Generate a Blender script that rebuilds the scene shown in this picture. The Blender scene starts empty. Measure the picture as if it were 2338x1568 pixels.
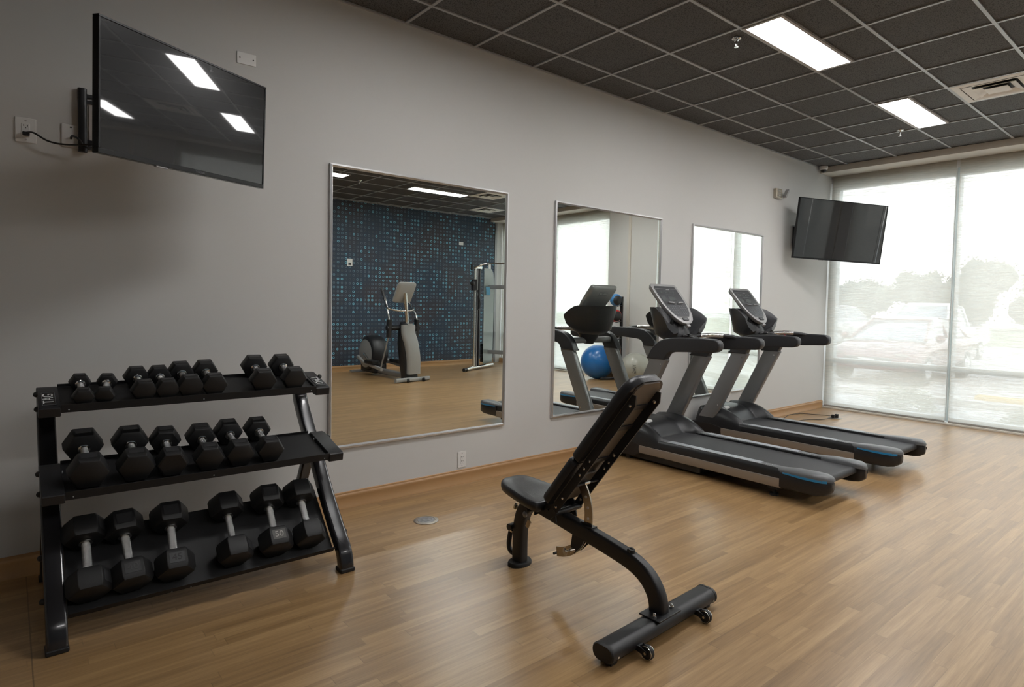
import bpy, bmesh, math, random
from mathutils import Vector, Matrix
R_ = math.radians
PI = math.pi
random.seed(7)
SC = bpy.context.scene
COL = SC.collection

# ------------------------------------------------------------------ camera
H = 3.469                      # ceiling height
cam_d = bpy.data.cameras.new('camera')
cam_d.sensor_width = 36.0
cam_d.lens = 21.492
cam_d.shift_x = -0.00754
cam_d.shift_y = -0.01431
cam_d.clip_end = 600
cam = bpy.data.objects.new('camera', cam_d)
COL.objects.link(cam)
def cam_matrix(loc, yaw, pitch, roll):
    fw = Vector((math.cos(yaw)*math.cos(pitch), math.sin(yaw)*math.cos(pitch), math.sin(pitch)))
    rt = fw.cross(Vector((0, 0, 1))).normalized()
    up = rt.cross(fw)
    r2 = rt*math.cos(roll)+up*math.sin(roll)
    u2 = -rt*math.sin(roll)+up*math.cos(roll)
    m = Matrix((r2, u2, -fw)).transposed().to_4x4()
    m.translation = loc
    return m
cam.matrix_world = cam_matrix(Vector((-4.0687, -4.0260, 1.4625)), R_(49.991), R_(-2.428), R_(1.100))
SC.camera = cam

# ------------------------------------------------------------------ world, light, exposure
w = bpy.data.worlds.new('World'); SC.world = w; w.use_nodes = True
nt = w.node_tree; nt.nodes.clear()
out = nt.nodes.new('ShaderNodeOutputWorld'); bg = nt.nodes.new('ShaderNodeBackground')
tc = nt.nodes.new('ShaderNodeTexCoord'); sp = nt.nodes.new('ShaderNodeSeparateXYZ')
cr = nt.nodes.new('ShaderNodeValToRGB')
cr.color_ramp.elements[0].position = 0.0; cr.color_ramp.elements[0].color = (1.0, 1.0, 0.98, 1)
cr.color_ramp.elements[1].position = 0.7; cr.color_ramp.elements[1].color = (0.74, 0.85, 1.0, 1)
nt.links.new(tc.outputs['Generated'], sp.inputs[0]); nt.links.new(sp.outputs['Z'], cr.inputs[0])
nt.links.new(cr.outputs[0], bg.inputs[0]); bg.inputs[1].default_value = 3.9
nt.links.new(bg.outputs[0], out.inputs[0])
SC.view_settings.view_transform = 'Standard'
SC.view_settings.look = 'None'
SC.view_settings.gamma = 1.0
SC.view_settings.use_curve_mapping = False
SC.view_settings.exposure = 1.35
sun_d = bpy.data.lights.new('sun', 'SUN'); sun_d.energy = 2.0; sun_d.angle = R_(8); sun_d.color = (1, .96, .9)
sun = bpy.data.objects.new('sun', sun_d); COL.objects.link(sun)
sun.rotation_euler = (R_(25), R_(-35), 0)     # high sun from behind the building, never enters the room

# ------------------------------------------------------------------ materials
MATS = {}
def mat(name, col, rough=.5, metal=0., spec=.5, coat=0., coat_r=.05, bump=0., bscale=200., emis=None, es=0., var=0., vscale=5., ior=None):
    m = bpy.data.materials.new(name); m.use_nodes = True
    n = m.node_tree.nodes; b = n['Principled BSDF']; l = m.node_tree.links
    b.inputs['Base Color'].default_value = (*col, 1)
    b.inputs['Roughness'].default_value = rough; b.inputs['Metallic'].default_value = metal
    b.inputs['Specular IOR Level'].default_value = spec
    b.inputs['Coat Weight'].default_value = coat; b.inputs['Coat Roughness'].default_value = coat_r
    if ior: b.inputs['IOR'].default_value = ior
    if emis: b.inputs['Emission Color'].default_value = (*emis, 1); b.inputs['Emission Strength'].default_value = es
    t = None
    if bump or var:
        t = n.new('ShaderNodeTexCoord')
    if bump:
        no = n.new('ShaderNodeTexNoise'); no.inputs['Scale'].default_value = bscale; no.inputs['Detail'].default_value = 3
        bp = n.new('ShaderNodeBump'); bp.inputs['Strength'].default_value = bump; bp.inputs['Distance'].default_value = .002
        l.new(t.outputs['Object'], no.inputs['Vector']); l.new(no.outputs[0], bp.inputs['Height']); l.new(bp.outputs[0], b.inputs['Normal'])
    if var:
        no = n.new('ShaderNodeTexNoise'); no.inputs['Scale'].default_value = vscale; no.inputs['Detail'].default_value = 4
        mx = n.new('ShaderNodeMix'); mx.data_type = 'RGBA'
        mx.inputs[6].default_value = (*[c*(1-var) for c in col], 1); mx.inputs[7].default_value = (*[min(1, c*(1+var)) for c in col], 1)
        l.new(t.outputs['Object'], no.inputs['Vector']); l.new(no.outputs[0], mx.inputs[0]); l.new(mx.outputs[2], b.inputs['Base Color'])
    MATS[name] = m
    return m

M = dict(
    wall=mat('warm_grey_paint', (.58, .573, .555), .75, bump=.05, bscale=260, var=.02, vscale=1.2),
    white=mat('white_plastic', (.72, .71, .69), .4),
    cream=mat('cream_trim', (.62, .58, .52), .5),
    blackmetal=mat('black_powder_coat', (.011, .011, .0125), .42, bump=.12, bscale=900),
    tray=mat('black_textured_tray', (.008, .008, .009), .6, bump=.4, bscale=600),
    gloss=mat('gloss_black_paint', (.018, .018, .02), .22, coat=.3),
    rubber=mat('black_rubber', (.0085, .0085, .009), .5, bump=.3, bscale=700),
    rubber2=mat('rubber_recess', (.03, .03, .032), .45),
    number=mat('worn_number', (.30, .28, .25), .5),
    plate=mat('worn_rubber_plate', (.065, .062, .055), .5),
    chrome=mat('chrome', (.75, .74, .72), .16, 1.0),
    knurl=mat('knurled_steel', (.66, .66, .65), .27, 1.0, bump=1.0, bscale=1400),
    dullchrome=mat('nickel_plate', (.50, .45, .37), .28, 1.0),
    vinyl=mat('black_vinyl', (.017, .017, .019), .38, bump=.35, bscale=120, spec=.5),
    plywood=mat('dark_backing_board', (.15, .125, .10), .6, var=.1),
    black=mat('black_plastic', (.014, .014, .016), .4, bump=.2, bscale=500),
    satinblack=mat('satin_black_plastic', (.013, .0135, .015), .34, bump=.15, bscale=500),
    greyframe=mat('grey_painted_steel', (.26, .26, .265), .38, .5, bump=.08, bscale=600),
    silver=mat('silver_plastic', (.32, .318, .315), .35, .25),
    sidepanel=mat('champagne_aluminium', (.35, .32, .29), .42, .55),
    greytop=mat('grey_foot_rail', (.12, .125, .13), .38),
    ridge=mat('pale_grip_ridges', (.50, .53, .56), .35),
    belt=mat('treadmill_belt', (.030, .030, .032), .5, bump=.5, bscale=500, var=.25, vscale=2.5),
    blue=mat('blue_accent', (.02, .22, .46), .35),
    keypad=mat('console_keypad', (.045, .047, .052), .3, coat=.3),
    key=mat('console_key', (.12, .13, .14), .4),
    lcd=mat('console_display', (.09, .10, .10), .25),
    greyblack=mat('dark_grey_plastic', (.027, .028, .031), .38),
    red=mat('red_cord', (.35, .02, .02), .5),
    screen=mat('television_screen', (.003, .003, .0035), .25, coat=.85, coat_r=.025, spec=.15),
    bezel=mat('television_bezel', (.008, .008, .009), .25, spec=.25),
    baseboard=mat('wood_tone_baseboard', (.42, .24, .105), .42, var=.10, vscale=3),
    brass=mat('dull_metal_plate', (.34, .31, .27), .38, .8),
    paper=mat('label_paper', (.45, .42, .40), .6),
    ink=mat('print_ink', (.05, .05, .05), .6),
    whitemark=mat('white_marking', (.6, .6, .6), .5),
    frame=mat('pale_blue_aluminium', (.50, .57, .60), .35, .3),
    lampframe=mat('luminaire_frame', (.45, .43, .42), .5),
    darkvoid=mat('duct_interior', (.02, .02, .02), .7),
    diffwhite=mat('diffuser_white', (.86, .84, .80), .5),
    tbar=mat('ceiling_grid', (.36, .37, .38), .30, spec=.8),
    ballblue=mat('blue_ball', (.015, .13, .38), .28, bump=.1, bscale=60),
    ballgrey=mat('grey_ball', (.33, .32, .28), .3),
    mblue=mat('medicine_blue', (.03, .16, .36), .5), mred=mat('medicine_red', (.45, .03, .03), .5), morange=mat('medicine_orange', (.75, .20, .06), .5),
    glassy=mat('smoked_acrylic', (.20, .23, .22), .08, coat=.5),
    efxgrey=mat('elliptical_shell', (.32, .32, .315), .35, .2),
    towel=mat('blue_handles', (.15, .42, .62), .6),
    asphalt=mat('pale_concrete', (.50, .48, .45), .9, var=.08, vscale=.6),
    grass=mat('grass', (.20, .23, .13), .95, var=.3, vscale=1.0),
    leaf=mat('tree_foliage', (.075, .092, .062), .9, var=.4, vscale=.8),
    bark=mat('bark', (.12, .09, .06), .9),
    carred=mat('dark_red_paint', (.16, .03, .035), .3, .3, coat=1),
    carwhite=mat('white_paint', (.75, .75, .75), .3, coat=1),
    carsilver=mat('silver_paint', (.50, .51, .52), .3, .4, coat=1),
    carglass=mat('car_glass', (.16, .20, .24), .05, coat=1),
    tyre=mat('tyre', (.02, .02, .02), .8),
    taillight=mat('tail_light', (.5, .03, .03), .2),
    kerb=mat('yellow_kerb_paint', (.62, .42, .10), .8),
)
M['panel'] = mat('beige_grey_panel', (.20, .19, .165), .45)
M['alu'] = mat('brushed_aluminium', (.62, .62, .62), .38, .85)
MATS['chrome'].node_tree.nodes['Principled BSDF'].inputs['Roughness'].default_value = .14

def lamp_mat(name, col, s):
    m = bpy.data.materials.new(name); m.use_nodes = True; n = m.node_tree.nodes; n.clear()
    e = n.new('ShaderNodeEmission'); e.inputs[0].default_value = (*col, 1); e.inputs[1].default_value = s
    o = n.new('ShaderNodeOutputMaterial'); m.node_tree.links.new(e.outputs[0], o.inputs[0]); return m
M['lamp'] = lamp_mat('luminaire_glow', (1.0, .985, .975), 14.2)

def mirror_mat():
    m = bpy.data.materials.new('mirror_glass'); m.use_nodes = True; n = m.node_tree.nodes; n.clear()
    g = n.new('ShaderNodeBsdfGlossy'); g.inputs['Color'].default_value = (.86, .90, .87, 1); g.inputs['Roughness'].default_value = 0
    o = n.new('ShaderNodeOutputMaterial'); m.node_tree.links.new(g.outputs[0], o.inputs[0]); return m
M['mirror'] = mirror_mat()

def pane_mat():
    m = bpy.data.materials.new('window_pane'); m.use_nodes = True; n = m.node_tree.nodes; n.clear(); l = m.node_tree.links
    t = n.new('ShaderNodeBsdfTransparent'); t.inputs[0].default_value = (.88, .89, .88, 1)
    g = n.new('ShaderNodeBsdfGlossy'); g.inputs['Roughness'].default_value = 0.0
    f0 = n.new('ShaderNodeLayerWeight'); f0.inputs[0].default_value = .5
    f = n.new('ShaderNodeMath'); f.operation = 'POWER'; l.new(f0.outputs['Facing'], f.inputs[0]); f.inputs[1].default_value = 5.0
    f2 = n.new('ShaderNodeMapRange'); f2.inputs[3].default_value = .05; f2.inputs[4].default_value = .9; l.new(f.outputs[0], f2.inputs[0]); f = f2
    x = n.new('ShaderNodeMixShader'); o = n.new('ShaderNodeOutputMaterial')
    l.new(f.outputs[0], x.inputs[0]); l.new(t.outputs[0], x.inputs[1]); l.new(g.outputs[0], x.inputs[2]); l.new(x.outputs[0], o.inputs[0]); return m
M['pane'] = pane_mat()

def shade_mat():
    # woven solar shade: see-through weave, the cloth itself passes scattered daylight
    m = bpy.data.materials.new('solar_shade_weave'); m.use_nodes = True; n = m.node_tree.nodes; n.clear(); l = m.node_tree.links
    tcn = n.new('ShaderNodeTexCoord')
    mp = n.new('ShaderNodeMapping'); mp.inputs['Scale'].default_value = (1, 5, 95)
    no = n.new('ShaderNodeTexNoise'); no.inputs['Scale'].default_value = 1.0; no.inputs['Detail'].default_value = 2
    l.new(tcn.outputs['Object'], mp.inputs[0]); l.new(mp.outputs[0], no.inputs['Vector'])
    mr = n.new('ShaderNodeMapRange'); mr.inputs[1].default_value = .3; mr.inputs[2].default_value = .7
    mr.inputs[3].default_value = .055; mr.inputs[4].default_value = .125
    l.new(no.outputs[0], mr.inputs[0])
    tr = n.new('ShaderNodeBsdfTransparent'); tr.inputs[0].default_value = (1, 1, 1, 1)
    tl = n.new('ShaderNodeBsdfTranslucent'); tl.inputs[0].default_value = (.335, .325, .295, 1)
    df = n.new('ShaderNodeBsdfDiffuse'); df.inputs[0].default_value = (.74, .69, .59, 1)
    mr2 = n.new('ShaderNodeMapRange'); mr2.inputs[1].default_value = .35; mr2.inputs[2].default_value = .65; mr2.inputs[3].default_value = .54; mr2.inputs[4].default_value = .36; l.new(no.outputs[0], mr2.inputs[0])
    x1 = n.new('ShaderNodeMixShader'); l.new(mr2.outputs[0], x1.inputs[0])
    l.new(tl.outputs[0], x1.inputs[1]); l.new(df.outputs[0], x1.inputs[2])
    x2 = n.new('ShaderNodeMixShader'); l.new(mr.outputs[0], x2.inputs[0]); l.new(x1.outputs[0], x2.inputs[1]); l.new(tr.outputs[0], x2.inputs[2])
    o = n.new('ShaderNodeOutputMaterial'); l.new(x2.outputs[0], o.inputs[0]); return m
M['shade'] = shade_mat()

def nodes_of(name):
    m = bpy.data.materials.new(name); m.use_nodes = True
    return m, m.node_tree.nodes, m.node_tree.links, m.node_tree.nodes['Principled BSDF']
def mth(n, l, op, a, b=None, c=None):
    x = n.new('ShaderNodeMath'); x.operation = op
    for i, v in enumerate((a, b, c)):
        if v is None: continue
        if isinstance(v, (int, float)): x.inputs[i].default_value = v
        else: l.new(v, x.inputs[i])
    return x.outputs[0]

def floor_mat():
    m, n, l, b = nodes_of('oak_vinyl_planks')
    t = n.new('ShaderNodeTexCoord'); s = n.new('ShaderNodeSeparateXYZ'); l.new(t.outputs['Object'], s.inputs[0])
    PW, PL = .060, .80
    row = mth(n, l, 'FLOOR', mth(n, l, 'DIVIDE', s.outputs[1], PW))
    wn = n.new('ShaderNodeTexWhiteNoise'); wn.noise_dimensions = '1D'; l.new(row, wn.inputs['W'])
    off = mth(n, l, 'MULTIPLY', wn.outputs[0], 7.31)
    xx = mth(n, l, 'ADD', mth(n, l, 'DIVIDE', s.outputs[0], PL), off)
    colx = mth(n, l, 'FLOOR', xx)
    cv = n.new('ShaderNodeCombineXYZ'); l.new(row, cv.inputs[0]); l.new(colx, cv.inputs[1])
    w2 = n.new('ShaderNodeTexWhiteNoise'); w2.noise_dimensions = '2D'; l.new(cv.outputs[0], w2.inputs['Vector'])
    # grain
    gv = n.new('ShaderNodeCombineXYZ')
    l.new(mth(n, l, 'MULTIPLY', s.outputs[0], 1.6), gv.inputs[0]); l.new(mth(n, l, 'MULTIPLY', s.outputs[1], 34.0), gv.inputs[1])
    l.new(mth(n, l, 'MULTIPLY', w2.outputs[0], 40.0), gv.inputs[2])
    g = n.new('ShaderNodeTexNoise'); g.inputs['Scale'].default_value = 1.0; g.inputs['Detail'].default_value = 6; g.inputs['Roughness'].default_value = .6
    l.new(gv.outputs[0], g.inputs['Vector'])
    g2v = n.new('ShaderNodeCombineXYZ')
    l.new(mth(n, l, 'MULTIPLY', s.outputs[0], 9.0), g2v.inputs[0]); l.new(mth(n, l, 'MULTIPLY', s.outputs[1], 190.0), g2v.inputs[1]); l.new(mth(n, l, 'MULTIPLY', w2.outputs[0], 23.0), g2v.inputs[2])
    g2 = n.new('ShaderNodeTexNoise'); g2.inputs['Scale'].default_value = 1.0; g2.inputs['Detail'].default_value = 3
    l.new(g2v.outputs[0], g2.inputs['Vector'])
    v = mth(n, l, 'ADD', mth(n, l, 'ADD', mth(n, l, 'MULTIPLY', w2.outputs[0], .20), mth(n, l, 'MULTIPLY', g.outputs[0], .72)), mth(n, l, 'MULTIPLY', g2.outputs[0], .26))
    r = n.new('ShaderNodeValToRGB'); e = r.color_ramp.elements
    e[0].position = .22; e[0].color = (.150, .084, .034, 1); e[1].position = .84; e[1].color = (.47, .305, .143, 1)
    k = e.new(.55); k.color = (.315, .188, .080, 1)
    l.new(v, r.inputs[0])
    # joints
    fx = mth(n, l, 'FRACT', xx); fy = mth(n, l, 'FRACT', mth(n, l, 'DIVIDE', s.outputs[1], PW))
    j = mth(n, l, 'MAXIMUM', mth(n, l, 'LESS_THAN', fx, .004), mth(n, l, 'LESS_THAN', fy, .022))
    # sheet seam
    sm = mth(n, l, 'LESS_THAN', mth(n, l, 'ABSOLUTE', mth(n, l, 'ADD', s.outputs[0], 4.01)), .0025)
    jj = mth(n, l, 'MAXIMUM', mth(n, l, 'MULTIPLY', j, .30), mth(n, l, 'MULTIPLY', sm, .6))
    mx = n.new('ShaderNodeMix'); mx.data_type = 'RGBA'; l.new(jj, mx.inputs[0]); l.new(r.outputs[0], mx.inputs[6]); mx.inputs[7].default_value = (.05, .028, .012, 1)
    l.new(mx.outputs[2], b.inputs['Base Color'])
    b.inputs['Roughness'].default_value = .36; b.inputs['Specular IOR Level'].default_value = .62; b.inputs['Coat Weight'].default_value = .25; b.inputs['Coat Roughness'].default_value = .33
    rr = n.new('ShaderNodeMapRange'); rr.inputs[3].default_value = .27; rr.inputs[4].default_value = .36; l.new(g.outputs[0], rr.inputs[0]); l.new(rr.outputs[0], b.inputs['Roughness'])
    bp = n.new('ShaderNodeBump'); bp.inputs['Strength'].default_value = .12; bp.inputs['Distance'].default_value = .002
    l.new(g.outputs[0], bp.inputs['Height']); l.new(bp.outputs[0], b.inputs['Normal'])
    return m
M['floor'] = floor_mat()

def wallpaper_mat():
    m, n, l, b = nodes_of('ring_dot_wallpaper')
    t = n.new('ShaderNodeTexCoord'); s = n.new('ShaderNodeSeparateXYZ'); l.new(t.outputs['Object'], s.inputs[0])
    P = .0835
    u = mth(n, l, 'DIVIDE', s.outputs[0], P); v = mth(n, l, 'DIVIDE', s.outputs[2], P)
    cv = n.new('ShaderNodeCombineXYZ'); l.new(mth(n, l, 'FLOOR', u), cv.inputs[0]); l.new(mth(n, l, 'FLOOR', v), cv.inputs[1])
    w = n.new('ShaderNodeTexWhiteNoise'); w.noise_dimensions = '2D'; l.new(cv.outputs[0], w.inputs['Vector'])
    fu = mth(n, l, 'SUBTRACT', mth(n, l, 'FRACT', u), .5); fv = mth(n, l, 'SUBTRACT', mth(n, l, 'FRACT', v), .5)
    d = mth(n, l, 'SQRT', mth(n, l, 'ADD', mth(n, l, 'MULTIPLY', fu, fu), mth(n, l, 'MULTIPLY', fv, fv)))
    ring = mth(n, l, 'MULTIPLY', mth(n, l, 'LESS_THAN', d, .30), mth(n, l, 'GREATER_THAN', d, .145))
    cl = n.new('ShaderNodeTexNoise'); cl.inputs['Scale'].default_value = 1.3
    l.new(t.outputs['Object'], cl.inputs['Vector'])
    lv = mth(n, l, 'ADD', mth(n, l, 'MULTIPLY', w.outputs[0], .75), mth(n, l, 'MULTIPLY', cl.outputs[0], .42))
    r = n.new('ShaderNodeValToRGB'); r.color_ramp.interpolation = 'CONSTANT'; e = r.color_ramp.elements
    e[0].position = 0; e[0].color = (.052, .066, .082, 1); e[1].position = .80; e[1].color = (.16, .42, .55, 1)
    k = e.new(.38); k.color = (.085, .12, .155, 1); k = e.new(.66); k.color = (.10, .19, .25, 1)
    l.new(lv, r.inputs[0])
    b2 = n.new('ShaderNodeValToRGB'); q = b2.color_ramp.elements
    q[0].position = .42; q[0].color = (.022, .040, .068, 1); q[1].position = .62; q[1].color = (.040, .036, .046, 1)
    l.new(cl.outputs[0], b2.inputs[0])
    mx = n.new('ShaderNodeMix'); mx.data_type = 'RGBA'; l.new(ring, mx.inputs[0]); l.new(b2.outputs[0], mx.inputs[6]); l.new(r.outputs[0], mx.inputs[7])
    l.new(mx.outputs[2], b.inputs['Base Color']); b.inputs['Roughness'].default_value = .6
    return m
M['paper_wall'] = wallpaper_mat()

def tile_mat():
    m, n, l, b = nodes_of('charcoal_ceiling_tile')
    t = n.new('ShaderNodeTexCoord')
    no = n.new('ShaderNodeTexNoise'); no.inputs['Scale'].default_value = 130; no.inputs['Detail'].default_value = 2
    l.new(t.outputs['Object'], no.inputs['Vector'])
    r = n.new('ShaderNodeValToRGB'); e = r.color_ramp.elements
    e[0].position = .36; e[0].color = (.014, .0135, .013, 1); e[1].position = .50; e[1].color = (.095, .091, .088, 1)
    l.new(no.outputs[0], r.inputs[0]); l.new(r.outputs[0], b.inputs['Base Color'])
    b.inputs['Roughness'].default_value = .75
    bp = n.new('ShaderNodeBump'); bp.inputs['Strength'].default_value = .5; bp.inputs['Distance'].default_value = .003
    l.new(no.outputs[0], bp.inputs['Height']); l.new(bp.outputs[0], b.inputs['Normal'])
    return m
M['tile'] = tile_mat()

# ------------------------------------------------------------------ mesh helpers
def rrect(w, h, r, n=4):
    r = min(r, w/2-1e-5, h/2-1e-5); pts = []
    for cx, cy, a0 in ((w/2-r, h/2-r, 0), (-w/2+r, h/2-r, 90), (-w/2+r, -h/2+r, 180), (w/2-r, -h/2+r, 270)):
        for i in range(n+1):
            a = R_(a0+90*i/n); pts.append((cx+r*math.cos(a), cy+r*math.sin(a)))
    return pts
def circ(r, n=16, ry=None):
    return [(r*math.cos(2*PI*i/n), (ry or r)*math.sin(2*PI*i/n)) for i in range(n)]
def spl(P, n=6):
    P = [Vector(p) for p in P]; out = []
    Q = [P[0]*2-P[1]]+P+[P[-1]*2-P[-2]]
    for i in range(1, len(Q)-2):
        a, b, c, d = Q[i-1:i+3]
        for k in range(n):
            t = k/n
            out.append(.5*((2*b)+(c-a)*t+(2*a-5*b+4*c-d)*t*t+(3*b-a-3*c+d)*t**3))
    out.append(P[-1]); return out

class MB:
    def __init__(s): s.v = []; s.f = []
    def ring_loft(s, rings, caps=True, close=True):
        b = len(s.v); n = len(rings[0])
        for r in rings: s.v += [Vector(p) for p in r]
        for i in range(len(rings)-1):
            for j in range(n if close else n-1):
                k = (j+1) % n
                s.f.append((b+i*n+j, b+i*n+k, b+(i+1)*n+k, b+(i+1)*n+j))
        if caps:
            s.f.append(tuple(b+j for j in reversed(range(n)))); s.f.append(tuple(b+(len(rings)-1)*n+j for j in range(n)))
        return s
    def box(s, c, d, rot=None):
        x, y, z = (q/2 for q in d); rg = []
        for zz in (-z, z):
            rg.append([(-x, -y, zz), (x, -y, zz), (x, y, zz), (-x, y, zz)])
        c = Vector(c)
        rg = [[c+((rot @ Vector(p)) if rot else Vector(p)) for p in r] for r in rg]
        return s.ring_loft(rg)
    def bb(s, x0, x1, y0, y1, z0, z1):
        return s.box(((x0+x1)/2, (y0+y1)/2, (z0+z1)/2), (x1-x0, y1-y0, z1-z0))
    def prism(s, pts, ax, a, b):
        def P(p, t):
            return {'x': (t, p[0], p[1]), 'y': (p[0], t, p[1]), 'z': (p[0], p[1], t)}[ax]
        return s.ring_loft([[P(p, a) for p in pts], [P(p, b) for p in pts]])
    def sweep(s, path, sec, lat=(1, 0, 0), scl=None, caps=True):
        path = [Vector(p) for p in path]; lat = Vector(lat).normalized(); rings = []
        for i, p in enumerate(path):
            t = (path[min(i+1, len(path)-1)]-path[max(i-1, 0)]).normalized()
            la = (lat-t*lat.dot(t)).normalized(); nn = t.cross(la)
            k = scl[i] if scl else 1
            kx, ky = k if isinstance(k, tuple) else (k, k)
            rings.append([p+la*a*kx+nn*b*ky for a, b in sec])
        return s.ring_loft(rings, caps)
    def tube(s, path, r, n=10, scl=None, caps=True):
        path = [Vector(p) for p in path]
        t = (path[1]-path[0]).normalized(); u = t.orthogonal().normalized(); rings = []
        for i, p in enumerate(path):
            t = (path[min(i+1, len(path)-1)]-path[max(i-1, 0)]).normalized()
            u = (u-t*u.dot(t)).normalized(); w_ = t.cross(u); k = (scl[i] if scl else 1)*r
            rings.append([p+u*k*math.cos(2*PI*j/n)+w_*k*math.sin(2*PI*j/n) for j in range(n)])
        return s.ring_loft(rings, caps)
    def cyl(s, a, b, r, n=16, r2=None):
        a = Vector(a); b = Vector(b)
        return s.tube([a, b], r, n, scl=[1, (r2/r if r2 is not None else 1)])
    def lathe(s, prof, c=(0, 0, 0), ax=(0, 0, 1), n=24, caps=True):
        ax = Vector(ax).normalized(); u = ax.orthogonal().normalized(); w_ = ax.cross(u); c = Vector(c)
        rings = [[c+ax*z+u*max(r, 1e-4)*math.cos(2*PI*j/n)+w_*max(r, 1e-4)*math.sin(2*PI*j/n) for j in range(n)] for r, z in prof]
        return s.ring_loft(rings, caps)
    def sphere(s, c, r, n=16, sz=1.):
        pr_ = [(r*math.sin(PI*i/n), -r*math.cos(PI*i/n)*sz) for i in range(n+1)]
        return s.lathe(pr_, c, n=n*2, caps=False)
    def move(s, d, i0=0):
        d = Vector(d); s.v[i0:] = [p+d for p in s.v[i0:]]; return s
    def xf(s, m, i0=0):
        s.v[i0:] = [m @ p for p in s.v[i0:]]; return s

def make(name, mb, m, parent=None, bevel=0., ang=38, seg=2, flat=False, world=False):
    me = bpy.data.meshes.new(name)
    vs = mb.v
    if world and parent is not None:
        inv = parent.matrix_basis.inverted(); vs = [inv @ p for p in vs]
    me.from_pydata([tuple(p) for p in vs], [], mb.f); me.validate()
    bm = bmesh.new(); bm.from_mesh(me); bmesh.ops.recalc_face_normals(bm, faces=bm.faces)
    bm.to_mesh(me); bm.free()
    me.materials.append(m if not isinstance(m, str) else M[m])
    if not flat:
        me.polygons.foreach_set('use_smooth', [True]*len(me.polygons))
        me.set_sharp_from_angle(angle=R_(ang))
    o = bpy.data.objects.new(name, me); COL.objects.link(o)
    if parent is not None: o.parent = parent
    if bevel:
        md = o.modifiers.new('bevel', 'BEVEL'); md.width = bevel; md.segments = seg; md.limit_method = 'ANGLE'; md.angle_limit = R_(40); md.harden_normals = True
    return o
def tag(o, label, cat, group=None):
    o['label'] = label; o['category'] = cat
    if group: o['group'] = group
    return o
def thing(name, label, cat, loc=(0, 0, 0), rz=0., group=None):
    o = bpy.data.objects.new(name, None); COL.objects.link(o); o.location = loc; o.rotation_euler = (0, 0, rz)
    o.empty_display_size = .1
    bpy.context.view_layer.update()
    return tag(o, label, cat, group)
def struct(name, mb, m, **k):
    o = make(name, mb, m, **k)
    if k.get('parent') is None: o['kind'] = 'structure'
    return o
def kids(o): return [c for c in bpy.data.objects if c.parent == o]
def dup(root, loc, rz=None, label=None):
    def cp(o, par):
        c = o.copy(); COL.objects.link(c); c.parent = par
        for ch in kids(o): cp(ch, c)
        return c
    r = cp(root, None); r.location = loc
    if rz is not None: r.rotation_euler = (0, 0, rz)
    if label: r['label'] = label
    return r
def text(name, body, size, m, parent, mtx, ext=.0006):
    cu = bpy.data.curves.new(name, 'FONT'); cu.body = body; cu.size = size; cu.extrude = ext; cu.align_x = 'CENTER'; cu.align_y = 'CENTER'
    cu.resolution_u = 3
    t = bpy.data.objects.new('tmp', cu); COL.objects.link(t)
    dg = bpy.context.evaluated_depsgraph_get(); dg.update()
    me = bpy.data.meshes.new_from_object(t.evaluated_get(dg)); bpy.data.objects.remove(t)
    me.transform(mtx); me.materials.clear(); me.materials.append(M[m] if isinstance(m, str) else m); me.name = name
    o = bpy.data.objects.new(name, me); COL.objects.link(o); o.parent = parent
    return o
def basis(x, y, o):
    x = Vector(x).normalized(); y = Vector(y).normalized(); z = x.cross(y)
    m = Matrix((x, y, z)).transposed().to_4x4(); m.translation = Vector(o); return m

# ------------------------------------------------------------------ room shell
X0, X1, YB = -6.6, 5.2, -7.8
struct('floor', MB().bb(X0, 5.22, YB, 0, -.12, 0), 'floor', flat=True)
G = .6096
struct('ceiling', MB().bb(X0, 5.22, YB, 0, H+.006, H+.12), 'tile', flat=True)
struct('wall_left', MB().bb(X0, 5.55, 0, .15, -.12, H+.12), 'wall', flat=True)
struct('wall_back', MB().bb(X0-.15, X0, YB, 0, -.12, H+.12), 'wall', flat=True)
struct('wall_right', MB().bb(X0, 5.0, YB-.15, YB, -.12, H+.12), 'paper_wall', flat=True)
struct('trim_3', MB().bb(5.0, 5.06, YB-.15, YB+.02, 0, H), 'greyframe')
wf = MB()
Z0, Z1 = .03, 3.30
wf.bb(5.22, 5.45, -4.30, -3.12, -.12, H+.12)              # pier between the windows
wf.bb(5.06, 5.45, YB-.15, YB+.01, -.12, H+.12)
wf.bb(5.24, 5.45, -7.79, -4.30, Z1, H+.12).bb(5.24, 5.45, -3.12, 0, Z1, H+.12)
wf.bb(5.22, 5.45, -7.79, -4.30, -.12, Z0).bb(5.22, 5.45, -3.12, 0, -.12, Z0)
struct('wall_far', wf, 'wall', flat=True)
struct('trim_4', MB().bb(5.195, 5.222, -3.80, -3.74, .10, H-.08), 'cream', bevel=.004)
# window frames and panes
def window(name, y0, y1, muls):
    f = MB(); xa, xb = 5.30, 5.42
    f.bb(xa, xb, y1-.09, y1, Z0, Z1).bb(xa, xb, y0, y0+.09, Z0, Z1)
    f.bb(xa, xb, y0+.09, y1-.09, Z1-.09, Z1).bb(xa, xb, y0+.09, y1-.09, Z0, Z0+.05)
    edges = [y0+.09]
    for ym in sorted(muls):
        f.bb(xa-.02, xb, ym-.028, ym+.028, Z0, Z1); edges += [ym-.028, ym+.028]
    edges.append(y1-.09)
    for a, b in zip(edges[::2], edges[1::2]):
        f.bb(xa+.01, xb, a, b, .668, .742)
    o = struct(name, f, 'frame', bevel=.004)
    p = MB().bb(5.36, 5.366, y0+.05, y1-.05, Z0+.03, Z1-.05)
    make('window_pane', p, 'pane', parent=o, flat=True)
window('window_1', -3.12, -.005, [-1.56])
window('window_2', -7.79, -4.30, [-6.04])
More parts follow.
